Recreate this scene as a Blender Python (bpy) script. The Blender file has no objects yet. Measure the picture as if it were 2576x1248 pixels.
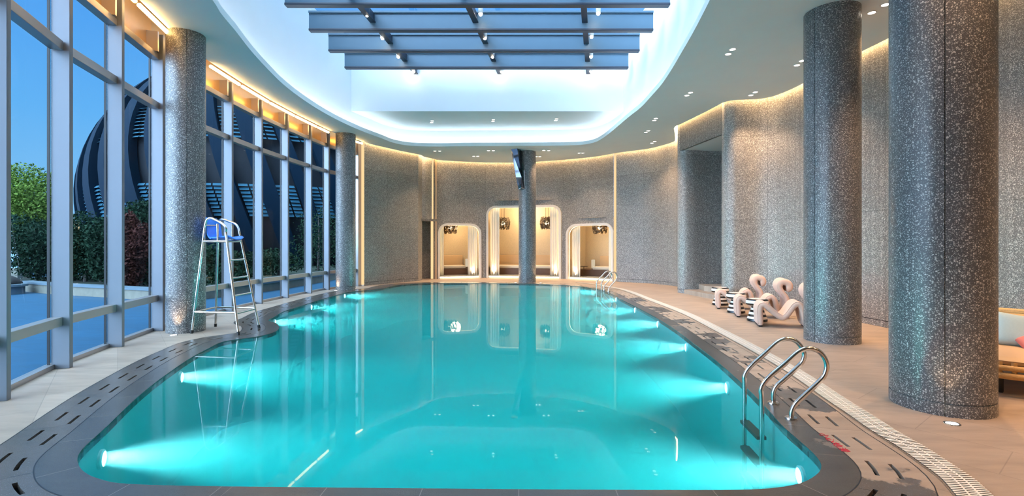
import bpy, bmesh, math, random
from mathutils import Vector, Matrix
from mathutils.geometry import delaunay_2d_cdt
random.seed(7)
sc = bpy.context.scene
COL = sc.collection
F, CX, HY, CAMZ = 1250.0, 1288.0, 614.0, 1.6
HC = 5.45                                   # ceiling height
PI = math.pi

# ------------------------------------------------------------------ helpers
def at(px, py, z=0.0):
    """point of the horizontal plane z that the photo shows at px, py"""
    y = F * (z - CAMZ) / (HY - py)
    return Vector(((px - CX) / F * y, y, z))
def dep(px, py, y):
    return Vector(((px - CX) / F * y, y, CAMZ + (HY - py) / F * y))

def link(o, parent=None):
    COL.objects.link(o)
    if parent is not None: o.parent = parent
    return o
def obj(name, bm, m=None, parent=None, smooth=True, angle=40):
    me = bpy.data.meshes.new(name)
    bm.to_mesh(me); bm.free()
    if m is not None:
        for x in (m if isinstance(m, (list, tuple)) else [m]): me.materials.append(x)
    if smooth:
        me.polygons.foreach_set('use_smooth', [True] * len(me.polygons))
        try: me.set_sharp_from_angle(angle=math.radians(angle))
        except Exception: pass
    return link(bpy.data.objects.new(name, me), parent)
def tag(o, label=None, cat=None, group=None, kind=None):
    if label: o['label'] = label
    if cat: o['category'] = cat
    if group: o['group'] = group
    if kind: o['kind'] = kind
    return o
def empty(name, loc=(0, 0, 0), rz=0.0):
    o = bpy.data.objects.new(name, None); o.location = loc; o.rotation_euler = (0, 0, rz)
    o.empty_display_size = 0.1
    return link(o)
def struct(o, label=None, cat=None):
    return tag(o, label, cat, None, 'structure')
def copy_tree(o, parent=None):
    c = o.copy(); COL.objects.link(c)
    if parent is not None: c.parent = parent
    for ch in list(o.children): copy_tree(ch, c)
    return c

def quad(bm, a, b, c, d):
    return bm.faces.new([bm.verts.new(p) for p in (a, b, c, d)])
def box(bm, c, s, rz=0.0, mat=0, bevel=0.0):
    M = Matrix.Translation(Vector(c)) @ Matrix.Rotation(rz, 4, 'Z') @ Matrix.Diagonal((s[0], s[1], s[2], 1))
    r = bmesh.ops.create_cube(bm, size=1.0, matrix=M)
    fs = set(f for v in r['verts'] for f in v.link_faces)
    for f in fs: f.material_index = mat
    if bevel > 0:
        es = list(set(e for v in r['verts'] for e in v.link_edges))
        bmesh.ops.bevel(bm, geom=es, offset=bevel, segments=2, affect='EDGES', profile=0.5)
def bar(bm, a, b, w, h, up=(0, 0, 1)):
    """box from a to b, w across, h along up"""
    a, b = Vector(a), Vector(b); t = (b - a).normalized(); up = Vector(up)
    s = t.cross(up).normalized(); u = s.cross(t).normalized()
    vs = [bm.verts.new(p + s * (i * w / 2) + u * (j * h / 2)) for p in (a, b) for i, j in ((-1, -1), (1, -1), (1, 1), (-1, 1))]
    for f in ((3, 2, 1, 0), (4, 5, 6, 7), (0, 1, 5, 4), (1, 2, 6, 5), (2, 3, 7, 6), (3, 0, 4, 7)):
        bm.faces.new([vs[i] for i in f])
def catmull(P, n=6, closed=False):
    P = [Vector(p) for p in P]; out = []; N = len(P)
    rng = range(N) if closed else range(N - 1)
    for i in rng:
        p1, p2 = P[i], P[(i + 1) % N]
        p0 = P[i - 1] if (closed or i > 0) else p1 * 2 - p2
        p3 = P[(i + 2) % N] if (closed or i + 2 < N) else p2 * 2 - p1
        d1 = max((p1 - p0).length, 1e-6) ** .5; d2 = max((p2 - p1).length, 1e-6) ** .5; d3 = max((p3 - p2).length, 1e-6) ** .5
        m1 = ((p1 - p0) / d1 - (p2 - p0) / (d1 + d2) + (p2 - p1) / d2) * d2
        m2 = ((p2 - p1) / d2 - (p3 - p1) / (d2 + d3) + (p3 - p2) / d3) * d2
        for k in range(n):
            t = k / n; t2 = t * t; t3 = t2 * t
            out.append(p1 * (2 * t3 - 3 * t2 + 1) + m1 * (t3 - 2 * t2 + t) + p2 * (-2 * t3 + 3 * t2) + m2 * (t3 - t2))
    if not closed: out.append(P[-1])
    return out
def tube(bm, P, r, n=12, closed=False, cap=True):
    P = [Vector(p) for p in P]; N = len(P)
    T = []
    for i in range(N):
        a = P[i - 1] if (closed or i > 0) else P[i]; b = P[(i + 1) % N] if (closed or i < N - 1) else P[i]
        T.append((b - a).normalized())
    u = T[0].orthogonal().normalized(); rings = []
    for i in range(N):
        if i > 0:
            q = T[i - 1].rotation_difference(T[i]); u = (q @ u).normalized()
        v = T[i].cross(u)
        rr = r[i] if isinstance(r, (list, tuple)) else r
        rings.append([bm.verts.new(P[i] + (u * math.cos(2 * PI * k / n) + v * math.sin(2 * PI * k / n)) * rr) for k in range(n)])
    for i in range(N if closed else N - 1):
        A, B = rings[i], rings[(i + 1) % N]
        for k in range(n): bm.faces.new((A[k], A[(k + 1) % n], B[(k + 1) % n], B[k]))
    if cap and not closed:
        bm.faces.new(rings[0][::-1]); bm.faces.new(rings[-1])
def lathe(bm, prof, n=32, c=(0, 0, 0), cap=True, mats=None):
    c = Vector(c); rings = []
    for r, z in prof:
        rings.append([bm.verts.new(c + Vector((r * math.cos(2 * PI * k / n), r * math.sin(2 * PI * k / n), z))) for k in range(n)])
    for i in range(len(rings) - 1):
        for k in range(n):
            f = bm.faces.new((rings[i][k], rings[i][(k + 1) % n], rings[i + 1][(k + 1) % n], rings[i + 1][k]))
            if mats: f.material_index = mats[i]
    if cap:
        f = bm.faces.new(rings[0][::-1]); g = bm.faces.new(rings[-1])
        if mats: f.material_index = mats[0]; g.material_index = mats[-1]
def inside(p, poly):
    x, y = p[0], p[1]; c = False; j = len(poly) - 1
    for i in range(len(poly)):
        xi, yi = poly[i][0], poly[i][1]; xj, yj = poly[j][0], poly[j][1]
        if (yi > y) != (yj > y) and x < (xj - xi) * (y - yi) / (yj - yi) + xi: c = not c
        j = i
    return c
def fill(outer, holes=(), extra=()):
    V, E = [], []
    for L in [outer] + list(holes):
        b = len(V); n = len(L); V += [Vector((p[0], p[1])) for p in L]
        E += [(b + i, b + (i + 1) % n) for i in range(n)]
    V += [Vector((p[0], p[1])) for p in extra]
    vs, es, fs, *_ = delaunay_2d_cdt(V, E, [], 0, 1e-5)
    T = []
    for f in fs:
        c = sum((vs[i] for i in f), Vector((0, 0))) / len(f)
        if inside(c, outer) and not any(inside(c, h) for h in holes): T.append(f)
    return vs, T
def flat(bm, outer, holes=(), z=0.0, extra=(), thick=0.0, down=False):
    vs, T = fill(outer, holes, extra)
    bv = [bm.verts.new((v.x, v.y, z)) for v in vs]
    fs = []
    for t in T:
        try: f = bm.faces.new([bv[i] for i in t])
        except ValueError: continue
        f.normal_update()
        if (f.normal.z < 0) != down: f.normal_flip()
        fs.append(f)
    for v in bv:
        if not v.link_faces: bm.verts.remove(v)
    if thick:
        r = bmesh.ops.extrude_face_region(bm, geom=fs)
        for g in r['geom']:
            if isinstance(g, bmesh.types.BMVert): g.co.z -= thick
        for f in fs:
            pass
        bmesh.ops.recalc_face_normals(bm, faces=bm.faces[:])
    return fs
def area(P):
    return 0.5 * sum(P[i - 1][0] * P[i][1] - P[i][0] * P[i - 1][1] for i in range(len(P)))
def resample(P, step, closed=True):
    Q = [Vector((p[0], p[1])) for p in P]
    if closed: Q.append(Q[0].copy())
    S = [0.0]
    for i in range(1, len(Q)): S.append(S[-1] + (Q[i] - Q[i - 1]).length)
    n = max(3, int(S[-1] / step)); out = []; j = 0
    for k in range(n if closed else n + 1):
        s = S[-1] * k / n
        while j < len(S) - 2 and S[j + 1] < s: j += 1
        d = S[j + 1] - S[j]; t = (s - S[j]) / d if d > 1e-9 else 0
        out.append(Q[j].lerp(Q[j + 1], t))
    return out
def dist_poly(p, P):
    m = 1e9
    for i in range(len(P)):
        a, b = P[i - 1], P[i]; ab = b - a; t = max(0, min(1, (p - a).dot(ab) / max(ab.length_squared, 1e-12)))
        m = min(m, (a + ab * t - p).length)
    return m
def offset(P, d, closed=True):
    """outward offset of a counter-clockwise loop, self-crossings dropped"""
    n = len(P); out = []
    for i in range(n):
        a, b = P[i - 1], P[(i + 1) % n]
        t = (b - a).normalized(); out.append(P[i] + Vector((t.y, -t.x)) * d)
    if abs(d) > 1e-6:
        out = [p for p in out if dist_poly(p, P) > abs(d) * .985]
    return out
def strip_wall(bm, P, z0, z1, uvs=True, n_in=1):
    uv = bm.loops.layers.uv.verify(); s = 0.0
    S = [0.0]
    for i in range(1, len(P)): S.append(S[-1] + (Vector(P[i][:2]) - Vector(P[i - 1][:2])).length)
    A = [bm.verts.new((p[0], p[1], z0)) for p in P]; B = [bm.verts.new((p[0], p[1], z1)) for p in P]
    for i in range(len(P) - 1):
        f = bm.faces.new((A[i], A[i + 1], B[i + 1], B[i]))
        for l, q in zip(f.loops, ((S[i], z0), (S[i + 1], z0), (S[i + 1], z1), (S[i], z1))): l[uv].uv = q

# ------------------------------------------------------------------ materials
def mat(name):
    m = bpy.data.materials.new(name); m.use_nodes = True
    nt = m.node_tree; nt.nodes.clear()
    out = nt.nodes.new('ShaderNodeOutputMaterial')
    return m, nt, out
def N(nt, typ, **kw):
    n = nt.nodes.new(typ)
    for k, v in kw.items():
        if k in n.inputs.keys() if hasattr(n.inputs, 'keys') else False: n.inputs[k].default_value = v
        else: setattr(n, k, v)
    return n
def pr(name, color, rough=.5, metal=0.0, spec=.5, var=0.0, vscale=8.0, bump=0.0, bscale=60.0, sheen=0.0, alpha=None):
    m, nt, out = mat(name)
    b = nt.nodes.new('ShaderNodeBsdfPrincipled'); nt.links.new(b.outputs[0], out.inputs[0])
    b.inputs['Base Color'].default_value = (*color, 1); b.inputs['Roughness'].default_value = rough
    b.inputs['Metallic'].default_value = metal; b.inputs['Specular IOR Level'].default_value = spec
    tc = nt.nodes.new('ShaderNodeTexCoord')
    if var > 0:
        nz = nt.nodes.new('ShaderNodeTexNoise'); nz.inputs['Scale'].default_value = vscale; nz.inputs['Detail'].default_value = 5
        nt.links.new(tc.outputs['Object'], nz.inputs['Vector'])
        mx = nt.nodes.new('ShaderNodeMix'); mx.data_type = 'RGBA'
        mx.inputs[6].default_value = (*[c * (1 - var) for c in color], 1); mx.inputs[7].default_value = (*[min(1, c * (1 + var)) for c in color], 1)
        nt.links.new(nz.outputs[0], mx.inputs[0]); nt.links.new(mx.outputs[2], b.inputs['Base Color'])
    if bump > 0:
        nz2 = nt.nodes.new('ShaderNodeTexNoise'); nz2.inputs['Scale'].default_value = bscale; nz2.inputs['Detail'].default_value = 3
        nt.links.new(tc.outputs['Object'], nz2.inputs['Vector'])
        bp = nt.nodes.new('ShaderNodeBump'); bp.inputs['Strength'].default_value = bump; bp.inputs['Distance'].default_value = .01
        nt.links.new(nz2.outputs[0], bp.inputs['Height']); nt.links.new(bp.outputs[0], b.inputs['Normal'])
    if sheen: b.inputs['Sheen Weight'].default_value = sheen
    return m
def emit(name, color, s):
    m, nt, out = mat(name)
    e = nt.nodes.new('ShaderNodeEmission'); e.inputs[0].default_value = (*color, 1); e.inputs[1].default_value = s
    nt.links.new(e.outputs[0], out.inputs[0]); return m
def mth(nt, op, a=None, b=None):
    n = nt.nodes.new('ShaderNodeMath'); n.operation = op
    for i, x in ((0, a), (1, b)):
        if x is None: continue
        if isinstance(x, (int, float)): n.inputs[i].default_value = x
        else: nt.links.new(x, n.inputs[i])
    return n.outputs[0]
def mixc(nt, fac, a, b):
    n = nt.nodes.new('ShaderNodeMix'); n.data_type = 'RGBA'
    if isinstance(fac, (int, float)): n.inputs[0].default_value = fac
    else: nt.links.new(fac, n.inputs[0])
    for i, x in ((6, a), (7, b)):
        if isinstance(x, tuple): n.inputs[i].default_value = (*x, 1)
        else: nt.links.new(x, n.inputs[i])
    return n.outputs[2]
def terrazzo(name, base, chip, s1, s2, rough=.45, joints=None, sparse=.02):
    m, nt, out = mat(name)
    b = nt.nodes.new('ShaderNodeBsdfPrincipled'); nt.links.new(b.outputs[0], out.inputs[0])
    b.inputs['Roughness'].default_value = rough
    tc = nt.nodes.new('ShaderNodeTexCoord')
    nz = nt.nodes.new('ShaderNodeTexNoise'); nz.inputs['Scale'].default_value = s1 * 1.2; nz.inputs['Detail'].default_value = 2
    nt.links.new(tc.outputs['Object'], nz.inputs['Vector'])
    vm = nt.nodes.new('ShaderNodeVectorMath'); vm.operation = 'MULTIPLY_ADD'
    nt.links.new(nz.outputs['Color'], vm.inputs[0]); vm.inputs[1].default_value = (.9 / s1,) * 3
    nt.links.new(tc.outputs['Object'], vm.inputs[2])
    masks = []
    for s, lo in ((s1, .03), (s2, .06)):
        v = nt.nodes.new('ShaderNodeTexVoronoi'); v.inputs['Scale'].default_value = s
        nt.links.new(vm.outputs[0], v.inputs['Vector'])
        sp = nt.nodes.new('ShaderNodeSeparateColor'); nt.links.new(v.outputs['Color'], sp.inputs[0])
        thr = mth(nt, 'MULTIPLY', mth(nt, 'SUBTRACT', sp.outputs[0], lo + sparse), .66)
        d = mth(nt, 'SUBTRACT', thr, v.outputs['Distance'])
        k = nt.nodes.new('ShaderNodeClamp'); nt.links.new(mth(nt, 'MULTIPLY', d, 14.0), k.inputs[0])
        masks.append(mth(nt, 'MULTIPLY', k.outputs[0], mth(nt, 'ADD', mth(nt, 'MULTIPLY', sp.outputs[1], .55), .45)))
    mk = mth(nt, 'MAXIMUM', masks[0], masks[1])
    n2 = nt.nodes.new('ShaderNodeTexNoise'); n2.inputs['Scale'].default_value = 1.3; n2.inputs['Detail'].default_value = 4
    nt.links.new(tc.outputs['Object'], n2.inputs['Vector'])
    bs = mixc(nt, n2.outputs[0], tuple(c * .8 for c in base), tuple(c * 1.2 for c in base))
    c = mixc(nt, mk, bs, chip)
    if joints:
        uv = nt.nodes.new('ShaderNodeUVMap')
        br = nt.nodes.new('ShaderNodeTexBrick'); br.offset = .0
        br.inputs['Scale'].default_value = 1; br.inputs['Brick Width'].default_value = joints[0]; br.inputs['Row Height'].default_value = joints[1]
        br.inputs['Mortar Size'].default_value = .006; br.inputs['Mortar Smooth'].default_value = 0
        br.inputs['Color1'].default_value = (.86, .86, .86, 1); br.inputs['Color2'].default_value = (1.1, 1.1, 1.1, 1); br.inputs['Mortar'].default_value = (.6, .6, .6, 1)
        nt.links.new(uv.outputs[0], br.inputs['Vector'])
        mm = nt.nodes.new('ShaderNodeMix'); mm.data_type = 'RGBA'; mm.blend_type = 'MULTIPLY'; mm.inputs[0].default_value = 1
        nt.links.new(c, mm.inputs[6]); nt.links.new(br.outputs[0], mm.inputs[7]); c = mm.outputs[2]
    nt.links.new(c, b.inputs['Base Color'])
    return m
def deckstone(name, base, bw, rh, ang, wet=0.0, wetcol=(.07, .065, .06), joint=(.32, .27, .23), chips=False, uv=False):
    m, nt, out = mat(name)
    b = nt.nodes.new('ShaderNodeBsdfPrincipled'); nt.links.new(b.outputs[0], out.inputs[0])
    tc = nt.nodes.new('ShaderNodeTexCoord')
    mp = nt.nodes.new('ShaderNodeMapping'); mp.inputs['Rotation'].default_value = (0, 0, ang)
    nt.links.new(tc.outputs['Object'], mp.inputs[0])
    st = nt.nodes.new('ShaderNodeMapping'); st.inputs['Scale'].default_value = (1.2, 6, 1); st.inputs['Rotation'].default_value = (0, 0, ang)
    nt.links.new(tc.outputs['Object'], st.inputs[0])
    nz = nt.nodes.new('ShaderNodeTexNoise'); nz.inputs['Scale'].default_value = 1.1; nz.inputs['Detail'].default_value = 8; nz.inputs['Roughness'].default_value = .62
    nt.links.new(st.outputs[0], nz.inputs['Vector'])
    fn = nt.nodes.new('ShaderNodeTexNoise'); fn.inputs['Scale'].default_value = 130; fn.inputs['Detail'].default_value = 2
    nt.links.new(tc.outputs['Object'], fn.inputs['Vector'])
    c = mixc(nt, nz.outputs[0], tuple(x * .5 for x in base), tuple(x * 1.5 for x in base))
    c = mixc(nt, mth(nt, 'MULTIPLY', fn.outputs[0], .4), c, tuple(x * .75 for x in base))
    br = nt.nodes.new('ShaderNodeTexBrick'); br.offset = .5
    br.inputs['Scale'].default_value = 1; br.inputs['Brick Width'].default_value = bw; br.inputs['Row Height'].default_value = rh
    br.inputs['Mortar Size'].default_value = .004; br.inputs['Mortar Smooth'].default_value = .2
    br.inputs['Color1'].default_value = (.93, .93, .93, 1); br.inputs['Color2'].default_value = (1.06, 1.06, 1.06, 1); br.inputs['Mortar'].default_value = (.75, .75, .75, 1)
    if uv:
        un = nt.nodes.new('ShaderNodeUVMap'); nt.links.new(un.outputs[0], br.inputs['Vector']); br.offset = 0
        br.inputs['Mortar'].default_value = (2.2, 2.1, 2.0, 1) if uv == 'light' else (.4, .4, .4, 1); br.inputs['Mortar Size'].default_value = .003
    else: nt.links.new(mp.outputs[0], br.inputs['Vector'])
    rough = .48
    if wet > 0:
        wn = nt.nodes.new('ShaderNodeTexNoise'); wn.inputs['Scale'].default_value = .9; wn.inputs['Detail'].default_value = 6; wn.inputs['Roughness'].default_value = .6
        nt.links.new(tc.outputs['Object'], wn.inputs['Vector'])
        wr = nt.nodes.new('ShaderNodeValToRGB'); wr.color_ramp.elements[0].position = .62 - wet * .5; wr.color_ramp.elements[1].position = .645 - wet * .5
        wr.color_ramp.elements[0].color = (0, 0, 0, 1); wr.color_ramp.elements[1].color = (1, 1, 1, 1)
        sp_ = nt.nodes.new('ShaderNodeSeparateXYZ'); nt.links.new(tc.outputs['Object'], sp_.inputs[0])
        def ramp_(o_, a_, b_, v_):
            r_ = nt.nodes.new('ShaderNodeMapRange'); r_.interpolation_type = 'SMOOTHSTEP'
            for i_, x_ in ((1, a_), (2, b_), (3, 0.0), (4, v_)): r_.inputs[i_].default_value = x_
            nt.links.new(o_, r_.inputs[0]); return r_.outputs[0]
        dry = mth(nt, 'ADD', ramp_(sp_.outputs[0], -1.2, -2.6, .26), ramp_(sp_.outputs[1], 5.2, 3.6, .10))   # splashed side of the pool
        nt.links.new(mth(nt, 'ADD', wn.outputs[0], dry), wr.inputs[0])
        wc = mixc(nt, fn.outputs[0], mixc(nt, nz.outputs[0], tuple(x * .45 for x in wetcol), tuple(x * 1.5 for x in wetcol)), tuple(x * 1.1 for x in wetcol))
        if chips:
            v = nt.nodes.new('ShaderNodeTexVoronoi'); v.inputs['Scale'].default_value = 90; nt.links.new(tc.outputs['Object'], v.inputs['Vector'])
            wc = mixc(nt, mth(nt, 'LESS_THAN', v.outputs['Distance'], .16), wc, (.24, .23, .22))
        c = mixc(nt, wr.outputs[0], c, wc)
        nt.links.new(mth(nt, 'SUBTRACT', .5, mth(nt, 'MULTIPLY', wr.outputs[0], .36)), b.inputs['Roughness'])
    else: b.inputs['Roughness'].default_value = rough
    mm = nt.nodes.new('ShaderNodeMix'); mm.data_type = 'RGBA'; mm.blend_type = 'MULTIPLY'; mm.inputs[0].default_value = 1
    nt.links.new(c, mm.inputs[6]); nt.links.new(br.outputs[0], mm.inputs[7]); c = mm.outputs[2]
    bp = nt.nodes.new('ShaderNodeBump'); bp.inputs['Strength'].default_value = .12 if not uv else .35; bp.inputs['Distance'].default_value = .004
    nt.links.new(fn.outputs[0], bp.inputs['Height']); nt.links.new(bp.outputs[0], b.inputs['Normal'])
    nt.links.new(c, b.inputs['Base Color'])
    return m
def glass(name, tint, f=1.0):
    m, nt, out = mat(name)
    tr = nt.nodes.new('ShaderNodeBsdfTransparent'); tr.inputs[0].default_value = (*tint, 1)
    gl = nt.nodes.new('ShaderNodeBsdfGlossy'); gl.inputs['Roughness'].default_value = .0
    fr = nt.nodes.new('ShaderNodeFresnel'); fr.inputs[0].default_value = 1.45
    ge = nt.nodes.new('ShaderNodeNewGeometry')
    k = mth(nt, 'MULTIPLY', mth(nt, 'MULTIPLY', fr.outputs[0], mth(nt, 'SUBTRACT', 1.0, ge.outputs['Backfacing'])), f)
    mx = nt.nodes.new('ShaderNodeMixShader'); nt.links.new(k, mx.inputs[0]); nt.links.new(tr.outputs[0], mx.inputs[1]); nt.links.new(gl.outputs[0], mx.inputs[2])
    nt.links.new(mx.outputs[0], out.inputs[0])
    return m
def water_mat():
    m, nt, out = mat('pool_water')
    tr = nt.nodes.new('ShaderNodeBsdfTransparent')
    gl = nt.nodes.new('ShaderNodeBsdfGlossy'); gl.inputs['Roughness'].default_value = .02
    fr = nt.nodes.new('ShaderNodeFresnel'); fr.inputs[0].default_value = 1.11
    ge = nt.nodes.new('ShaderNodeNewGeometry')
    tc = nt.nodes.new('ShaderNodeTexCoord')
    nz = nt.nodes.new('ShaderNodeTexNoise'); nz.inputs['Scale'].default_value = .8; nz.inputs['Detail'].default_value = 1
    nt.links.new(tc.outputs['Object'], nz.inputs['Vector'])
    bp = nt.nodes.new('ShaderNodeBump'); bp.inputs['Strength'].default_value = .05; bp.inputs['Distance'].default_value = .02
    nt.links.new(nz.outputs[0], bp.inputs['Height']); nt.links.new(bp.outputs[0], gl.inputs['Normal'])
    k = mth(nt, 'MULTIPLY', fr.outputs[0], mth(nt, 'SUBTRACT', 1.0, ge.outputs['Backfacing']))
    mx = nt.nodes.new('ShaderNodeMixShader'); nt.links.new(k, mx.inputs[0]); nt.links.new(tr.outputs[0], mx.inputs[1]); nt.links.new(gl.outputs[0], mx.inputs[2])
    nt.links.new(mx.outputs[0], out.inputs['Surface'])
    sca = nt.nodes.new('ShaderNodeVolumeScatter'); sca.inputs[0].default_value = (.40, .95, 1, 1); sca.inputs['Density'].default_value = W_SCAT; sca.inputs['Anisotropy'].default_value = .2
    ab = nt.nodes.new('ShaderNodeVolumeAbsorption'); ab.inputs[0].default_value = (.0, .93, .933, 1); ab.inputs['Density'].default_value = W_ABS
    ad = nt.nodes.new('ShaderNodeAddShader'); nt.links.new(sca.outputs[0], ad.inputs[0]); nt.links.new(ab.outputs[0], ad.inputs[1])
    nt.links.new(ad.outputs[0], out.inputs['Volume'])
    m.cycles.homogeneous_volume = True if hasattr(m.cycles, 'homogeneous_volume') else None
    return m
W_SCAT, W_ABS = .18, 1.35

M = {}
M['col'] = terrazzo('terrazzo_column', (.092, .094, .098), (.66, .65, .62), 66, 130, .36, sparse=.12)
M['wall'] = terrazzo('terrazzo_wall', (.18, .173, .165), (.74, .71, .66), 60, 115, .5, joints=(1.25, 2.25))
M['ceil'] = pr('ceiling_paint', (.77, .86, .88), .7, var=.03, vscale=2)
M['white'] = pr('white_plaster', (.86, .89, .93), .7, var=.02, vscale=2)
M['deck'] = deckstone('deck_stone', (.42, .325, .25), 1.2, .6, .9)
M['band'] = deckstone('slot_band_stone', (.40, .31, .24), 1.0, 30, .15, wet=.22, wetcol=(.125, .105, .09), chips=True, uv=True)
M['coping'] = deckstone('coping_stone', (.20, .175, .155), .63, 30, .15, wet=.46, wetcol=(.085, .078, .07), uv='light')
M['gutter'] = pr('gutter_dark', (.012, .02, .03), .6)
M['tile'] = pr('pool_tile', (.12, .44, .44), .35, var=.04, vscale=3)
M['metal'] = pr('window_aluminium', (.19, .205, .235), .5, metal=.35, var=.04, vscale=3)
M['bronze'] = pr('transom_bronze', (.40, .37, .36), .35, metal=.6, var=.05, vscale=3)
M['spandrel'] = pr('spandrel_bronze', (.40, .235, .085), .28, metal=.6, var=.1, vscale=5)
M['gasket'] = pr('gasket_black', (.015, .015, .018), .5)
M['glass'] = glass('window_glass', (.86, .93, .98), .15)
M['skyglass'] = glass('skylight_glass', (.95, .98, 1))
M['steel'] = pr('stainless_steel', (.72, .70, .67), .16, metal=1)
M['mirror'] = pr('mirror_metal', (.12, .13, .155), .06, metal=1)
M['rubber'] = pr('black_rubber', (.012, .012, .012), .5)
M['blue'] = pr('blue_plastic', (.045, .26, .92), .35)
M['peach'] = pr('peach_fabric', (.66, .44, .345), .8, var=.05, vscale=20, bump=.1, bscale=300, sheen=.3)
M['sblack'] = pr('black_glaze', (.015, .013, .013), .18)
M['swhite'] = pr('white_glaze', (.82, .78, .74), .2)
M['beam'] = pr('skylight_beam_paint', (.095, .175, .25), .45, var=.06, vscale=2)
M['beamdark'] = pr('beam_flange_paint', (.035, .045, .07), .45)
M['grate'] = pr('white_grate', (.86, .81, .72), .5)
M['beige'] = pr('beige_wallpaper', (.66, .54, .37), .8, var=.16, vscale=28)
M['cabceil'] = pr('cabana_ceiling', (.72, .60, .44), .8)
M['frame'] = pr('arch_frame_stone', (.78, .74, .68), .55, var=.05, vscale=10)
M['curtain'] = pr('cream_curtain', (.86, .80, .68), .85, var=.03, vscale=30)
M['tan'] = pr('tan_leather', (.62, .43, .25), .5)
M['cushion'] = pr('cream_cushion', (.80, .72, .58), .8)
M['plinth'] = pr('brown_plinth', (.14, .075, .045), .45, var=.15, vscale=12)
M['rug'] = pr('grey_carpet', (.25, .25, .24), .9, var=.2, vscale=40)
M['shade'] = pr('brown_shade_metal', (.10, .065, .035), .4, metal=.3)
M['rattan'] = pr('rattan_weave', (.62, .38, .15), .55, var=.2, vscale=60, bump=.3, bscale=120)
M['paleblue'] = pr('pale_blue_linen', (.42, .54, .58), .85, var=.06, vscale=60, bump=.2, bscale=400)
M['coral'] = pr('coral_fabric', (.72, .20, .17), .8)
M['red'] = pr('red_paint', (.62, .02, .05), .6)
M['soffit'] = pr('soffit_paint', (.74, .75, .74), .7)
M['cove_cool'] = emit('led_cool', (.88, .92, 1), 9.5)
M['cove_warm'] = emit('led_warm', (1, .60, .26), 110)
M['tube'] = emit('led_tube_warm', (1, .56, .18), 16)
M['strip'] = emit('led_strip_wall', (1, .66, .33), .75)
M['cabled'] = emit('led_cabana', (1, .78, .48), 6)
M['lens'] = emit('downlight_lens', (1, .88, .72), 8)
M['spotlens'] = emit('spotlight_lens', (1, .86, .66), 30)
M['poollens'] = emit('pool_light_lens', (.92, 1, 1), 5)
M['bulb'] = emit('pendant_bulb', (1, .80, .50), 4)
M['lampshade'] = emit('table_lamp_glow', (1, .82, .58), .45)
M['ring'] = pr('downlight_ring', (.75, .75, .74), .4)
# outside
M['plaza'] = deckstone('plaza_stone', (.008, .075, .15), .9, .45, .5)
M['plazawall'] = pr('retaining_wall_stone', (.20, .19, .15), .8, var=.3, vscale=6)
M['plazacap'] = pr('wall_cap_stone', (.10, .15, .19), .7, var=.1, vscale=4)
M['leafsun'] = pr('leaf_sunlit', (.13, .20, .035), .8, spec=.1, var=.6, vscale=1.4)  # sun glow on the crown is put into this brighter leaf colour
M['leafdark'] = pr('leaf_dark', (.012, .034, .018), .8, spec=.08, var=.6, vscale=1.4)
M['leafred'] = pr('leaf_red', (.06, .02, .016), .8, spec=.08, var=.5, vscale=2)
M['bark'] = pr('bark', (.06, .05, .045), .8)
M['grass'] = pr('lawn', (.01, .022, .01), .9, var=.4, vscale=6)
M['rock'] = pr('dark_rock', (.03, .028, .03), .8, var=.4, vscale=4)
M['egg'] = pr('building_navy', (.012, .035, .085), .35, var=.3, vscale=.4)
M['eggrib'] = pr('building_rib', (.0006, .011, .025), .75, spec=.1)
M['eggpane'] = pr('building_louvre', (.025, .11, .17), .6, spec=.2, var=.3, vscale=.6)
M['eggbrick'] = pr('building_core', (.003, .007, .014), .8)
M['lake'] = pr('lake_water', (.35, .52, .72), .3)
# ------------------------------------------------------------------ world
w = bpy.data.worlds.new('dusk_sky'); sc.world = w; w.use_nodes = True
nt = w.node_tree; nt.nodes.clear()
wo = nt.nodes.new('ShaderNodeOutputWorld'); bg = nt.nodes.new('ShaderNodeBackground')
tc = nt.nodes.new('ShaderNodeTexCoord'); sx = nt.nodes.new('ShaderNodeSeparateXYZ')
nt.links.new(tc.outputs['Generated'], sx.inputs[0])
rp = nt.nodes.new('ShaderNodeValToRGB'); cr = rp.color_ramp
SKY = [(0.0, (.26, .46, .62)), (.06, (.20, .43, .65)), (.20, (.115, .36, .66)), (.42, (.06, .26, .64)), (.60, (.10, .34, .72)), (.80, (.62, .84, 1.0)), (1.0, (.72, .90, 1.0))]
cr.elements[0].position, cr.elements[0].color = SKY[0][0], (*SKY[0][1], 1)
cr.elements[1].position, cr.elements[1].color = SKY[-1][0], (*SKY[-1][1], 1)
for p, c in SKY[1:-1]:
    e = cr.elements.new(p); e.color = (*c, 1)
nt.links.new(sx.outputs[2], rp.inputs[0])
sr = nt.nodes.new('ShaderNodeMapRange'); sr.inputs[1].default_value = .55; sr.inputs[2].default_value = .9; sr.inputs[3].default_value = 1.0; sr.inputs[4].default_value = 3.6
nt.links.new(sx.outputs[2], sr.inputs[0])
nt.links.new(rp.outputs[0], bg.inputs[0]); nt.links.new(sr.outputs[0], bg.inputs[1])
dt = nt.nodes.new('ShaderNodeVectorMath'); dt.operation = 'DOT_PRODUCT'; dt.inputs[1].default_value = Vector((-.72, -.66, .20)).normalized()
nt.links.new(tc.outputs['Generated'], dt.inputs[0])
glow = mth(nt, 'MULTIPLY', mth(nt, 'POWER', mth(nt, 'MAXIMUM', dt.outputs['Value'], 0.0), 4.0), 9.5)     # unseen sky glow beside the camera, added to brighten the window side
b2 = nt.nodes.new('ShaderNodeBackground'); b2.inputs[0].default_value = (.66, .82, 1, 1); nt.links.new(glow, b2.inputs[1])
ads = nt.nodes.new('ShaderNodeAddShader'); nt.links.new(bg.outputs[0], ads.inputs[0]); nt.links.new(b2.outputs[0], ads.inputs[1])
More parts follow.
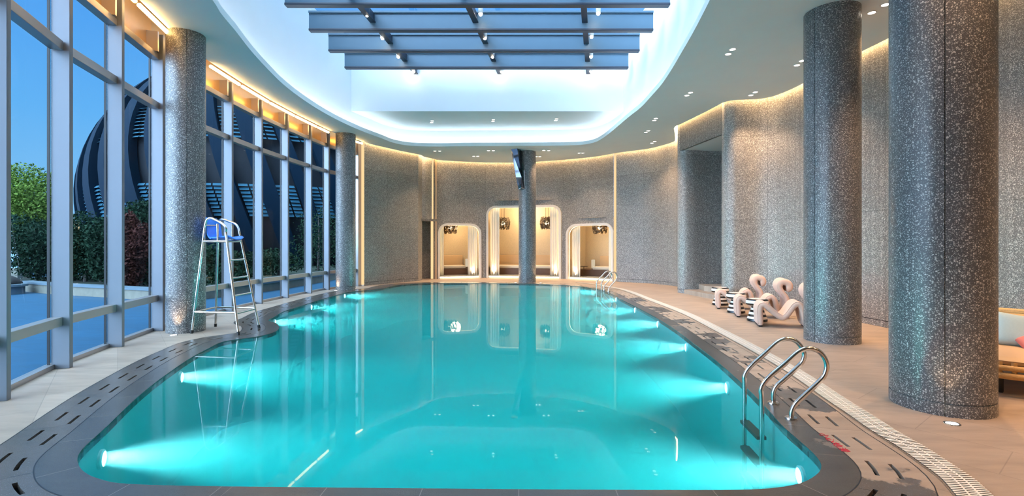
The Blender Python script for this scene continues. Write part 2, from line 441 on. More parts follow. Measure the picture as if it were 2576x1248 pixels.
nt.links.new(ads.outputs[0], wo.inputs[0])

# ------------------------------------------------------------------ camera
cam = bpy.data.cameras.new('camera'); co = link(bpy.data.objects.new('camera', cam)); sc.camera = co
co.location = (0, 0, CAMZ); co.rotation_euler = (PI / 2, 0, 0)
cam.sensor_fit = 'HORIZONTAL'; cam.sensor_width = 36; cam.lens = 36 * F / 2576
cam.shift_y = -(624 - HY) / 2576; cam.clip_start = .05; cam.clip_end = 1000

# ------------------------------------------------------------------ the pool outline
PX = [(558, 1223.5), (463, 1222), (357, 1219), (287, 1214), (251, 1205), (226, 1196), (206, 1182), (197, 1168), (195, 1150), (206, 1131), (268, 1073), (329, 1014), (374, 975), (418, 942), (480, 900),
      (519, 879), (561, 859.5), (600, 853), (650, 846), (682, 838), (697, 831), (702, 823), (694, 812.5), (675, 806.5), (690, 797), (712, 784), (749, 772), (799, 756), (848, 742), (883, 734), (923, 730.5), (960, 726.5), (997, 718), (1035, 714.5),
      (1097, 712.5), (1240, 713), (1350, 714.5), (1440, 719), (1498, 726.5), (1535, 738), (1564, 754), (1613, 778.5), (1659, 804), (1700, 830), (1743, 862), (1786, 894), (1824, 925.6), (1873, 970), (1920, 1017),
      (1971, 1073), (2019, 1115), (2054, 1148), (2066, 1168), (2064, 1183), (2050, 1197), (2026, 1211), (1992, 1221), (1930, 1229), (1869, 1232), (1500, 1232), (1000, 1228)]
P = [at(x, y).to_2d() for x, y in PX]
P = catmull([p.to_3d() for p in P], 8, True)
POOL = resample([p.to_2d() for p in P], .07)
if area(POOL) < 0: POOL.reverse()
C1 = offset(POOL, .23); C2 = offset(POOL, .235); C3 = offset(POOL, .63); C4 = offset(POOL, .636)
S1 = offset(POOL, .33); S2 = offset(POOL, .47)
def slots(curve, half, length, pitch, shift):
    """slot outlines along a band"""
    out = []; n = len(curve); S = [0.0]
    for i in range(1, n): S.append(S[-1] + (curve[i] - curve[i - 1]).length)
    def pt(s):
        import bisect
        j = min(max(bisect.bisect_left(S, s), 1), n - 1); t = (s - S[j - 1]) / max(S[j] - S[j - 1], 1e-9)
        a, b = curve[j - 1], curve[j]; d = (b - a).normalized()
        return a.lerp(b, t), Vector((d.y, -d.x))
    k = int(S[-1] / pitch)
    for i in range(k):
        s0 = S[-1] * i / k + shift
        if s0 + length > S[-1]: continue
        Q = [pt(s0 + length * q / 5) for q in range(6)]
        if any((Q[q][0] - Q[q - 1][0]).length > length * .5 for q in range(1, 6)): continue
        if any(Q[q][1].dot(Q[0][1]) < .5 for q in range(6)): continue
        L = [a + nn * half for a, nn in Q] + [a - nn * half for a, nn in Q[::-1]]
        c = Q[3][0]
        if c.y > 17.5: continue
        out.append(L)
    return out
SL = slots(S1, .014, .25, .5, .02) + slots(S2, .014, .25, .5, .20)

from mathutils.kdtree import KDTree
KD = KDTree(len(POOL))
for i_, p_ in enumerate(POOL): KD.insert((p_.x, p_.y, 0), i_)
KD.balance()
def ring_uv(bm):
    uv = bm.loops.layers.uv.verify(); st = .07 * 1.0
    for f in bm.faces:
        ks = []
        for l in f.loops:
            _, k, d = KD.find((l.vert.co.x, l.vert.co.y, 0)); ks.append((k, d))
        m = max(k for k, d in ks)
        for l, (k, d) in zip(f.loops, ks):
            if m - k > len(POOL) // 2: k += len(POOL)
            l[uv].uv = (k * st, d + 5.2)
bm = bmesh.new(); flat(bm, C1, [POOL], 0, thick=.07); ring_uv(bm)
struct(obj('pool_coping', bm, M['coping'], smooth=False), 'dark wet stone coping around the pool edge', 'coping')
bm = bmesh.new(); flat(bm, C3, [C1] + SL, 0, thick=.035); ring_uv(bm)
struct(obj('overflow_band', bm, M['band'], smooth=False), 'stone band with paired overflow slots around the coping', 'paving')
bm = bmesh.new(); flat(bm, C4, [POOL], -.075)
struct(obj('gutter_base', bm, M['gutter'], smooth=False), 'dark gutter under the slots', 'gutter')
bm = bmesh.new()
strip_wall(bm, [(p.x, p.y) for p in POOL] + [(POOL[0].x, POOL[0].y)], -1.45, -.005); flat(bm, POOL, [], -1.44)
struct(obj('pool_basin', bm, M['tile']), 'tiled pool basin', 'pool')
def joint(name, loop, lab):
    bm = bmesh.new(); a, b = loop, []
    n = len(loop)
    for i in range(n):
        t = (loop[(i + 1) % n] - loop[i - 1]).normalized(); b.append(loop[i] + Vector((t.y, -t.x)) * .007)
    for i in range(n):
        j = (i + 1) % n
        if (a[i] - a[j]).length < .4: quad(bm, (*a[i], .0012), (*b[i], .0012), (*b[j], .0012), (*a[j], .0012))
    struct(obj(name, bm, M['gutter'], smooth=False), lab, 'trim')
joint('trim_8', C1, 'dark joint between coping and slotted band'); joint('trim_9', C3, 'dark joint between slotted band and deck')
# water
WO = offset(POOL, .025)
bm = bmesh.new(); flat(bm, WO, [], -.010, thick=1.48)
tag(obj('pool_water', bm, water_mat(), smooth=False), 'still turquoise water filling the pool', 'water', kind='stuff')

# ------------------------------------------------------------------ room outline
NOSE = [(-3.2, 1.2), (-3.9, 2.5), (-4.56, 3.8), (-5.16, 5.1), (-5.70, 6.43), (-6.06, 7.75), (-6.42, 9.17), (-6.60, 10.5), (-6.66, 11.85), (-6.68, 13.3), (-6.61, 14.7), (-6.49, 16.1), (-6.36, 17.30), (-5.80, 18.85)]
NOSE = [Vector(p) for p in NOSE]
WL = [Vector(p) for p in ((-5.66, 19.0), (-5.32, 19.6), (-4.62, 20.74), (-4.06, 21.5))]
WD = [Vector(p) for p in ((-4.02, 22.1), (-3.66, 22.55))]
WC = [Vector(p) for p in ((-3.58, 22.75), (-3.45, 22.9), (-1.66, 23.5), (.23, 23.6), (2.06, 23.0), (3.72, 22.0), (4.36, 21.3))]
WE = [Vector(p) for p in ((4.44, 21.15), (4.86, 20.8), (5.6, 20.15), (5.93, 19.56), (6.2, 18.7), (6.0, 17.9), (5.72, 17.1), (5.52, 16.55))]
NL = [Vector(p) for p in ((5.52, 16.55), (5.47, 16.4), (5.50, 16.24), (5.62, 16.13), (5.85, 16.12), (6.4, 16.25), (7.5, 16.35), (9.2, 16.4))]
NR = [Vector(p) for p in ((9.2, 14.7), (7.0, 14.6), (6.3, 14.4), (5.97, 14.1), (5.84, 13.8), (5.86, 13.55), (5.98, 13.42), (6.16, 13.38), (6.6, 13.3), (6.9, 13.03), (7.03, 12.6), (7.09, 12.1), (7.1, 11.2), (7.1, 10.15), (7.15, 9.45), (7.3, 7.6), (7.45, 5), (7.55, 2), (7.55, -4))]
def sm(P, n=6): return [p.to_2d() for p in catmull([v.to_3d() for v in P], n)]
WCs = sm(WC, 12)
TOPZ = HC + .32
for nm, pts, lab in (('wall_far_left', sm(WL), 'grey terrazzo wall panel at the far left end'), ('wall_far_right', sm(WE), 'grey terrazzo wall right of the arched cabanas'),
                     ('wall_doorway', sm(NL), 'dark terrazzo wall inside the tall doorway'), ('wall_right', sm(NR), 'long wavy grey terrazzo wall on the right')):
    bm = bmesh.new(); strip_wall(bm, pts, 0, TOPZ if nm != 'wall_doorway' else TOPZ)
    struct(obj(nm, bm, M['wall'], angle=60), lab, 'wall')
    # base groove
    bm = bmesh.new(); strip_wall(bm, (lambda Q: [Q[i] + Vector(((Q[min(i + 1, len(Q) - 1)] - Q[max(i - 1, 0)]).normalized().y, -(Q[min(i + 1, len(Q) - 1)] - Q[max(i - 1, 0)]).normalized().x)) * .005 for i in range(len(Q))])(pts), .118, .13)
    o = obj('baseboard_' + nm[5:], bm, M['gasket']); struct(o, 'thin dark groove above the base of the wall', 'baseboard')
bm = bmesh.new(); strip_wall(bm, [WL[-1], Vector((-4.0, 22.12))], 0, TOPZ)
struct(obj('wall_return', bm, M['wall']), 'narrow return of the far left wall', 'wall')
# wall over the side doorway
bm = bmesh.new(); strip_wall(bm, [Vector((-4.4, 21.95)), WD[1], WC[0]], 2.63, TOPZ)
box(bm, (-4.02, 22.55, 2.68), (.9, .9, .1), .68)
struct(obj('wall_lintel', bm, M['wall']), 'grey terrazzo wall above the low dark doorway', 'wall')
bm = bmesh.new(); strip_wall(bm, [Vector((-4.0, 22.12)), Vector((-4.62, 22.4)), Vector((-4.6, 22.9)), Vector((-3.62, 23.35)), Vector((-3.60, 22.75))], 0, 2.72)
flat(bm, [Vector((-4.75, 21.9)), Vector((-3.55, 22.7)), Vector((-3.55, 23.45)), Vector((-4.75, 23.1))], [], 2.70)
struct(obj('wall_recess', bm, M['wall']), 'dark wall inside the low doorway', 'wall')
bm = bmesh.new(); strip_wall(bm, [Vector((7.55, -4)), Vector((-5, -4)), Vector((-3.2, 1.2))], 0, TOPZ)
struct(obj('wall_back', bm, M['wall']), 'terrazzo wall behind the pool', 'wall')
bm = bmesh.new(); strip_wall(bm, [Vector((9.2, 16.4)), Vector((9.2, 14.7))], 0, TOPZ)
struct(obj('wall_passage', bm, M['wall']), 'end wall of the passage', 'wall')
# lintel over the tall doorway
bm = bmesh.new()
lp = [Vector((5.475, 16.38)), Vector((5.845, 13.75)), Vector((9.2, 14.75)), Vector((9.2, 16.38))]
if area(lp) < 0: lp.reverse()
flat(bm, lp, [], TOPZ, thick=TOPZ - 4.65)
struct(obj('wall_portal', bm, M['wall'], smooth=False), 'warm lit terrazzo lintel over the tall doorway', 'wall')
bm = bmesh.new(); flat(bm, [Vector((5.55, 16.36)), Vector((5.90, 13.78)), Vector((9.2, 14.8)), Vector((9.2, 16.36))], [], 4.645, down=True)
struct(obj('trim_1', bm, M['soffit'], smooth=False), 'white soffit inside the tall doorway', 'trim')

# floor
RB = NOSE[:] + sm(WL) + [Vector((-4.02, 21.7)), Vector((-4.4, 22.0)), Vector((-4.6, 23.3)), Vector((-3.62, 23.5))] + [p + Vector((0, 2.5)) for p in (WCs[4], WCs[len(WCs) // 2], WCs[-4])] + sm(WE) + sm(NL) + sm(NR) + [Vector((-5, -4))]
fo = [Vector((-3.42, 1.1))] + [p + Vector((-.25, .08)) for p in NOSE] + [Vector((-5.95, 19.3)), Vector((-5, 25.6)), Vector((5.5, 25.6)), Vector((9.4, 18)), Vector((9.4, -4.1)), Vector((-5.1, -4.1))]
if area(fo) < 0: fo.reverse()
bm = bmesh.new(); flat(bm, fo, [C3], 0)
struct(obj('floor', bm, M['deck'], smooth=False), 'brown grey stone pool deck', 'floor')

# ------------------------------------------------------------------ ceiling with the big oval opening
RIM = [(545, 15), (554, 31), (592, 77), (631, 127), (669, 169), (708, 208), (746, 238.5), (804, 277), (861.5, 308), (919, 333), (960, 348), (989, 359), (1026, 366), (1081, 368.5), (1180, 367.5), (1299, 367), (1416, 366), (1466, 364), (1496, 358), (1512, 350), (1532, 336), (1580, 295.5), (1612, 270), (1640, 240), (1662, 215), (1686, 180), (1715, 131), (1746, 77), (1769, 33), (1784, 3)]
rim = [at(x, y, HC).to_2d() for x, y in RIM]
rim += [Vector(p) for p in ((2.85, 6.2), (2.3, 5.0), (1.3, 4.2), (0, 3.8), (-1.6, 3.8), (-2.9, 4.4), (-3.9, 5.6), (-4.5, 7.0))]
RIMC = resample([p.to_2d() for p in catmull([p.to_3d() for p in rim], 6, True)], .12)
if area(RIMC) < 0: RIMC.reverse()
SHAFT = offset(RIMC, .42)
inner = [p + Vector((.22, -.05)) for p in NOSE] + [Vector((-5.45, 19.0))]
far = sm(WL)[1:] + [Vector((-3.98, 22.0)), Vector((-3.66, 22.5))] + WCs[1:] + sm(WE)[1:]
right = [Vector((5.62, 15.4)), Vector((5.74, 14.6)), Vector((5.83, 13.85))] + [p for p in sm(NR) if p.y < 13.6 and p.x < 7.6]
def inset(P, d):
    out = []
    for i in range(len(P)):
        a, b = P[max(0, i - 1)], P[min(len(P) - 1, i + 1)]; t = (b - a).normalized()
        out.append(P[i] + Vector((t.y, -t.x)) * d)        # right-hand side of travel = the room
    return out
EDGE = far + [Vector((5.47, 16.3))] + right
EDG = inset(EDGE, .12)
CO = inner + EDG + [Vector((7.43, -3.95)), Vector((-4.9, -3.95)), Vector((-3.1, 1.1))]
if area(CO) < 0: CO.reverse()
bm = bmesh.new(); flat(bm, CO, [RIMC], HC + .13, thick=.13)
struct(obj('ceiling', bm, M['ceil'], smooth=False), 'pale ceiling around the oval skylight opening', 'ceiling')
# slot lid and led ribbon along the walls
bm = bmesh.new(); a, b = inset(EDGE, .4), inset(EDGE, -.05)
for i in range(len(EDGE) - 1):
    quad(bm, (*a[i], HC + .30), (*a[i + 1], HC + .30), (*b[i + 1], HC + .30), (*b[i], HC + .30))
struct(obj('trim_2', bm, M['white'], smooth=False), 'white lid of the wall washing slot', 'trim')
bm = bmesh.new(); a, b = inset(EDGE, .07), inset(EDGE, .03)
for i in range(len(EDGE) - 1):
    quad(bm, (*a[i], HC + .22), (*a[i + 1], HC + .22), (*b[i + 1], HC + .22), (*b[i], HC + .22))
tag(obj('wall_wash_light', bm, M['cove_warm'], smooth=False), 'warm light line hidden where the ceiling meets the terrazzo walls', 'light strip')
# cool cove led ring on top of the rim
bm = bmesh.new(); a, b = offset(RIMC, .20), offset(RIMC, .26)
ra, rb = resample(a, .25), None
rl = offset(ra, .06)
n = min(len(ra), len(rl))
for i in range(n):
    j = (i + 1) % n
    if (ra[i] - ra[j]).length < .6: quad(bm, (*ra[i], HC + .16), (*ra[j], HC + .16), (*rl[j % n], HC + .16), (*rl[i], HC + .16))
tag(obj('cove_light', bm, M['cove_cool'], smooth=False), 'cool white cove light ring around the oval ceiling opening', 'light strip')
# shaft / tray walls
TRAY, YF, ROOF = 6.16, 17.05, 8.5
bm = bmesh.new()
lowp = [p for p in SHAFT if p.y >= YF - .4]
strip_wall(bm, [(p.x, p.y) for p in SHAFT] + [(SHAFT[0].x, SHAFT[0].y)], HC + .12, TRAY)
struct(obj('wall_tray', bm, M['white'], angle=70), 'white cove wall of the oval ceiling opening', 'wall')
south = [p for p in SHAFT if p.y < YF]
i0 = max(range(len(south)), key=lambda i: (south[i] - south[i - 1]).length)
south = south[i0:] + south[:i0]
bm = bmesh.new()
sh = [Vector((south[0].x, YF))] + south + [Vector((south[-1].x, YF))] + [Vector((south[0].x, YF))]
strip_wall(bm, [(p.x, p.y) for p in sh], TRAY, ROOF + .15)
struct(obj('wall_skylight', bm, M['white'], angle=50), 'white shaft walls below the skylight', 'wall')
north = [p for p in SHAFT if p.y >= YF]
i0 = max(range(len(north)), key=lambda i: (north[i] - north[i - 1]).length)
north = north[i0:] + north[:i0]
tp = [Vector((north[0].x + .1, YF))] + [p for p in offset(SHAFT, .1) if p.y > YF and False] + north + [Vector((north[-1].x - .1, YF))]
bm = bmesh.new(); flat(bm, [Vector((p.x, p.y)) for p in tp], [], TRAY, down=True)
struct(obj('ceiling_tray', bm, M['ceil'], smooth=False), 'recessed tray ceiling with three pairs of downlights', 'ceiling')
bm = bmesh.new()
nn = inset([Vector((p.x, p.y)) for p in north][::-1], .10)
n2 = inset([Vector((p.x, p.y)) for p in north][::-1], .16)
for i in range(len(nn) - 1):
    quad(bm, (*nn[i], TRAY - .03), (*nn[i + 1], TRAY - .03), (*n2[i + 1], TRAY - .03), (*n2[i], TRAY - .03))
bm.free()

# ------------------------------------------------------------------ skylight: glazing, beams, rails, spots
bm = bmesh.new(); box(bm, (-.85, 10.4, ROOF + .02), (10.2, 13.4, .02))
struct(obj('window_skylight', bm, M['skyglass'], smooth=False), 'clear glazing of the skylight', 'skylight')
BY = [15.93 - 1.395 * i for i in range(9)]
ordn = ['farthest', 'second farthest', 'third farthest', 'fourth farthest']
HB = 7.215
for i, y in enumerate(BY):
    x0, x1 = -5.35, 3.72
    ys = [p for p in SHAFT if abs(p.y - y) < .2]
    lo = min(p.x for p in ys) if ys else -4; hi = max(p.x for p in ys) if ys else 3
    x0 = max(x0, lo - .12); x1 = min(x1, hi + .12)
    if x1 - x0 < 2 or y < 4.6: continue
    e = empty('skylight_beam', ((x0 + x1) / 2, y, HB))
    L = x1 - x0
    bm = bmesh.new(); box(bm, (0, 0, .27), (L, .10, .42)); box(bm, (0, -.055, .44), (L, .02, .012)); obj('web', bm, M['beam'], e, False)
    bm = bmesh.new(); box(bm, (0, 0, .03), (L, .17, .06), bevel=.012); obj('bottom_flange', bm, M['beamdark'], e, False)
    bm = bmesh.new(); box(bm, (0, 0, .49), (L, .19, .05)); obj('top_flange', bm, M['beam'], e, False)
    tag(e, ('blue steel cross beam under the skylight glass, ' + ordn[i] + ' from the camera') if i < 4 else 'blue steel cross beam under the near end of the skylight glass', 'beam', 'skylight cross beams')
railL = [((-3.66, 13.15), (-3.30, 17.05)), ((-.95, 13.15), (-.42, 17.05)), ((1.93, 13.15), (2.62, 17.05))]
rn = ['left', 'middle', 'right']
spotobjs = []
for k, (a, b) in enumerate(railL):
    a, b = Vector(a), Vector(b); d = (b - a) / (b.y - a.y)
    s = a + d * (5.2 - a.y)
    bm = bmesh.new()
    bar(bm, (s.x, s.y, 7.56), (b.x, b.y, 7.56), .09, .22)
    bar(bm, (s.x, s.y, 7.445), (b.x, b.y, 7.445), .15, .025)
    tag(obj('glazing_rail', bm, M['beamdark'], smooth=False), 'dark lengthwise glazing rail, ' + rn[k] + ' of three in the skylight', 'rail', 'skylight glazing rails')
SPT = [(923, 38, 2), (1209, 36, 2), (1505, 34, 2), (962, 96, 1), (1220, 96, 1), (1488, 93, 1), (1002, 143, 0), (1239, 143, 0), (1487, 143, 0), (1040, 181, -1), (1262, 181, -1), (1487, 181, -1)]
rowname = {2: 'nearest visible', 1: 'second visible', 0: 'third visible', -1: 'farthest'}
colname = ['left', 'middle', 'right']
proto = None
for i, (x, y, r) in enumerate(SPT):
    p = dep(x, y, 15.93 - 1.395 * r - .42 if r >= 0 else 16.75)
    if proto is None:
        t = empty('track_spotlight')
        bm = bmesh.new(); lathe(bm, [(.055, .02), (.06, .03), (.06, .26), (.05, .28)], 20); obj('housing', bm, M['frame'], t)
        bm = bmesh.new(); bar(bm, (0, 0, .28), (0, 0, max(.3, 7.68 - p.z)), .02, .02, (0, 1, 0)); obj('stem', bm, M['beamdark'], t, False)
        bm = bmesh.new(); lathe(bm, [(.012, -.045), (.032, -.035), (.046, -.012), (.05, .02)], 20); obj('lens', bm, M['spotlens'], t)
        proto = t
    else: t = copy_tree(proto)
    t.location = p
    tag(t, '%s spotlight hanging under the skylight in the %s row of three' % (colname[i % 3], rowname[r]), 'spotlight', 'skylight spotlights')

# ------------------------------------------------------------------ lamps
def lamp(name, typ, loc, energy, color, rot=(0, 0, 0), **kw):
    l = bpy.data.lights.new(name, typ); l.energy = energy; l.color = color
    for k, v in kw.items(): setattr(l, k, v)
    o = link(bpy.data.objects.new(name, l)); o.location = loc; o.rotation_euler = rot
    return o
def aim(o, d):
    o.rotation_euler = Vector(d).to_track_quat('-Z', 'Y').to_euler()

# downlights in the ceiling
DL = [('over the deck left of the big near column', [(1843, 124), (1832, 136)], HC), ('near the oval rim on the right, halfway along', [(1737, 233), (1728, 240)], HC), ('in front of the wavy right wall', [(1900, 232), (1889, 239.5)], HC),
      ('beside the dark right column', [(2018, 153), (2005, 164)], HC), ('farther along the right rim, nearest of three small pairs', [(1650, 298), (1646, 303)], HC), ('middle of the three small pairs right of the rim', [(1631, 329), (1625, 333)], HC),
      ('farthest of the three small pairs right of the rim', [(1647, 356), (1640, 360)], HC), ('between the two big right columns', [(2227, 12), (2193, 32)], HC),
      ('far ceiling, left end', [(1094, 380), (1106, 380)], HC), ('far ceiling left of the mirror wedge', [(1229, 379), (1241, 379)], HC), ('far ceiling close to the cabana wall on the left', [(1192, 393), (1202, 393)], HC),
      ('far ceiling right of the centre column, nearer pair', [(1368, 378.5), (1380.5, 379)], HC), ('far ceiling right of the centre column, by the wall', [(1349, 394), (1358, 394)], HC), ('far ceiling, right end', [(1457, 385), (1466, 385)], HC),
      ('tray ceiling on the left', [(1087, 304), (1086, 308.5)], TRAY), ('tray ceiling in the middle', [(1241, 301), (1240, 305)], TRAY), ('tray ceiling on the right', [(1400, 299), (1398, 303)], TRAY)]
dproto = None
for lab, ps, zc in DL:
    for i, (x, y) in enumerate(ps):
        p = at(x, y, zc)
        if dproto is None:
            t = empty('ceiling_downlight')
            bm = bmesh.new(); lathe(bm, [(.055, -.004), (.07, -.008), (.075, -.002), (.075, .01)], 20, cap=False); obj('trim_ring', bm, M['ring'], t)
            bm = bmesh.new(); lathe(bm, [(.001, -.004), (.056, -.004)], 20, cap=False); obj('lens', bm, M['lens'], t)
            dproto = t
        else: t = copy_tree(dproto)
        t.location = p
        side = ('left', 'right') if abs(ps[0][1] - ps[1][1]) < 2 else ('upper', 'lower')
        tag(t, '%s light of the downlight pair, %s' % (side[i], lab), 'downlight', 'ceiling downlights')
    if zc == HC:
        c = (at(*ps[0], zc) + at(*ps[1], zc)) / 2
        lamp('downlight_or_fill_lamp', 'SPOT', (c.x, c.y, zc - .05), 205, (1, .64, .38), spot_size=math.radians(95), spot_blend=.8, shadow_soft_size=.06)
for x, y in ((5.6, 6.3), (4.0, 4.2), (6.4, 3.6), (3.6, 1.2), (6.2, .5),):  # extra lamps out of view, without fixtures, added to brighten the right deck
    lamp('downlight_or_fill_lamp', 'SPOT', (x, y, HC - .05), 300, (1, .60, .33), spot_size=math.radians(100), spot_blend=.8, shadow_soft_size=.06)

# ------------------------------------------------------------------ underwater lights
PLT = [('left', (258, 1152)), ('left', (455, 949)), ('left', (690, 803)), ('left', (782, 769)), ('left', (868, 745)), ('left', (1003, 720)),
       ('right', (2012, 1195)), ('right', (1832, 978)), ('right', (1727, 874)), ('right', (1656, 816.5)), ('right', (1597, 781)), ('right', (1551, 755)), ('right', (1500, 735))]
onum = ['nearest the camera', 'second from the camera', 'third from the camera', 'fourth from the camera', 'fifth from the camera', 'sixth from the camera', 'farthest from the camera']
cnt = {'left': 0, 'right': 0}
pproto = None
for side, (x, y) in PLT:
    z = -.05; best = None
    while z > -.6:
        q = at(x, y, z)
        if not inside(q, POOL): break
        best = q; z -= .01
    if best is None: best = at(x, y, -.12)
    nb = min(POOL, key=lambda p: (p - best.to_2d()).length); i = POOL.index(nb)
    a, b = POOL[i - 3], POOL[(i + 3) % len(POOL)]; t_ = (b - a).normalized(); inw = Vector((-t_.y, t_.x))
    if best.z > -.10: best.z = -.13
    ctr = Vector((nb.x, nb.y)) if (nb - best.to_2d()).length < .5 else best.to_2d()
    ctr = ctr + inw * .0
    if pproto is None:
        t = empty('pool_light')
        bm = bmesh.new(); lathe(bm, [(.068, -.01), (.08, .0), (.08, .02), (.064, .03)], 24, cap=False); obj('bezel', bm, M['ring'], t)
        bm = bmesh.new(); lathe(bm, [(.001, .034), (.04, .032), (.064, .024)], 24, cap=False); obj('lens', bm, M['poollens'], t)
        pproto = t
    else: t = copy_tree(pproto)
    t.location = (ctr.x, ctr.y, best.z)
    t.rotation_euler = Vector((inw.x, inw.y, 0)).to_track_quat('Z', 'Y').to_euler()
    k = cnt[side]; cnt[side] += 1
    tag(t, 'round underwater pool light on the %s side, %s' % (side, onum[k]), 'pool light', 'underwater pool lights')
    dirn = Vector((1 if side == 'left' else -1, .12 if side == 'left' else .12, -.10))
    dirn = (dirn.normalized() * .6 + Vector((inw.x, inw.y, 0)) * .4)
    s = lamp('pool_lamp', 'AREA', (ctr.x + inw.x * .045, ctr.y + inw.y * .045, best.z), 20, (.95, .98, 1), shape='DISK', size=.12, spread=math.radians(42))
    aim(s, dirn)

# ------------------------------------------------------------------ columns
def column(c, r, jx, label, z1=HC + .02, joint2=True):
    c = Vector(c); bm = bmesh.new()
    ang = []
    d = Vector(((jx - CX) / F, 1)).normalized()
    # joint angle: where the sight line through jx meets the near side
    oc = -Vector(c); b = oc.dot(d); q = max(0, b * b - (oc.length_squared - r * r)); tt = -b - math.sqrt(q)
    pj = d * tt - c; ja = math.atan2(pj.y, pj.x)
    nseg = 72; pts = []
    for k in range(nseg):
        a = ja + 2 * PI * k / nseg
        if k in (0, nseg // 2):
            w_ = .004 / r
            pts += [(a - w_, r), (a - w_ * .7, r - .012), (a + w_ * .7, r - .012), (a + w_, r)]
        else: pts.append((a, r))
    zs = [(0, 0), (.115, 0), (.117, -.01), (.128, -.01), (.13, 0), (z1, 0)]
    rings = [[bm.verts.new((c.x + (rr + dz) * math.cos(a), c.y + (rr + dz) * math.sin(a), z)) for a, rr in pts] for z, dz in zs]
    m = len(pts)
    for i in range(len(rings) - 1):
        for k in range(m): bm.faces.new((rings[i][k], rings[i][(k + 1) % m], rings[i + 1][(k + 1) % m], rings[i + 1][k]))
    return struct(obj('column', bm, M['col'], angle=30), label, 'column')
column((4.255, 4.934), .412, 2377, 'massive terrazzo column nearest the camera on the right')
column((5.31, 8.25), .407, 2049, 'dark terrazzo column beside the loungers')
column((-6.0, 9.148), .313, 470, 'round terrazzo column behind the lifeguard chair')
column((at(861, 731).x, 17.45), .335, 885, 'terrazzo column at the far end of the windows')
column((at(1327, 712).x, 20.75), .36, 1325, 'terrazzo column in front of the tall middle cabana')
# recessed ground uplights
GL = [((2395, 1066), (4.255, 4.934), 'on the deck at the foot of the massive near column', .22), ((437, 843.5), (-6.0, 9.148), 'at the foot of the column behind the lifeguard chair', .5), ((845, 731), (-5.9, 17.45), 'left of the foot of the far window column', .6),
      ((893, 726), (-5.9, 17.45), 'right of the foot of the far window column', .6), ((1297, 711), (.65, 20.75), 'left of the foot of the centre column', .6), ((1360, 712), (.65, 20.75), 'right of the foot of the centre column', .6)]
for (x, y), cc, lab, kf in GL:
    p = at(x, y); t = empty('ground_uplight', p)
    bm = bmesh.new(); lathe(bm, [(.046, .001), (.05, .005), (.062, .004), (.064, 0)], 24, cap=False); obj('bezel', bm, M['steel'], t)
    bm = bmesh.new(); lathe(bm, [(.001, .003), (.046, .003)], 24, cap=False); obj('lens', bm, M['lens'], t)
    tag(t, 'small glowing recessed uplight ' + lab, 'uplight', 'recessed uplights')
    s = lamp('uplight_lamp', 'SPOT', (p.x, p.y, .04), 45 * kf, (1, .62, .34), spot_size=math.radians(60), spot_blend=.9, shadow_soft_size=.03)
    d = Vector((cc[0] - p.x, cc[1] - p.y, 0)).normalized(); aim(s, (d.x * .28, d.y * .28, 1))

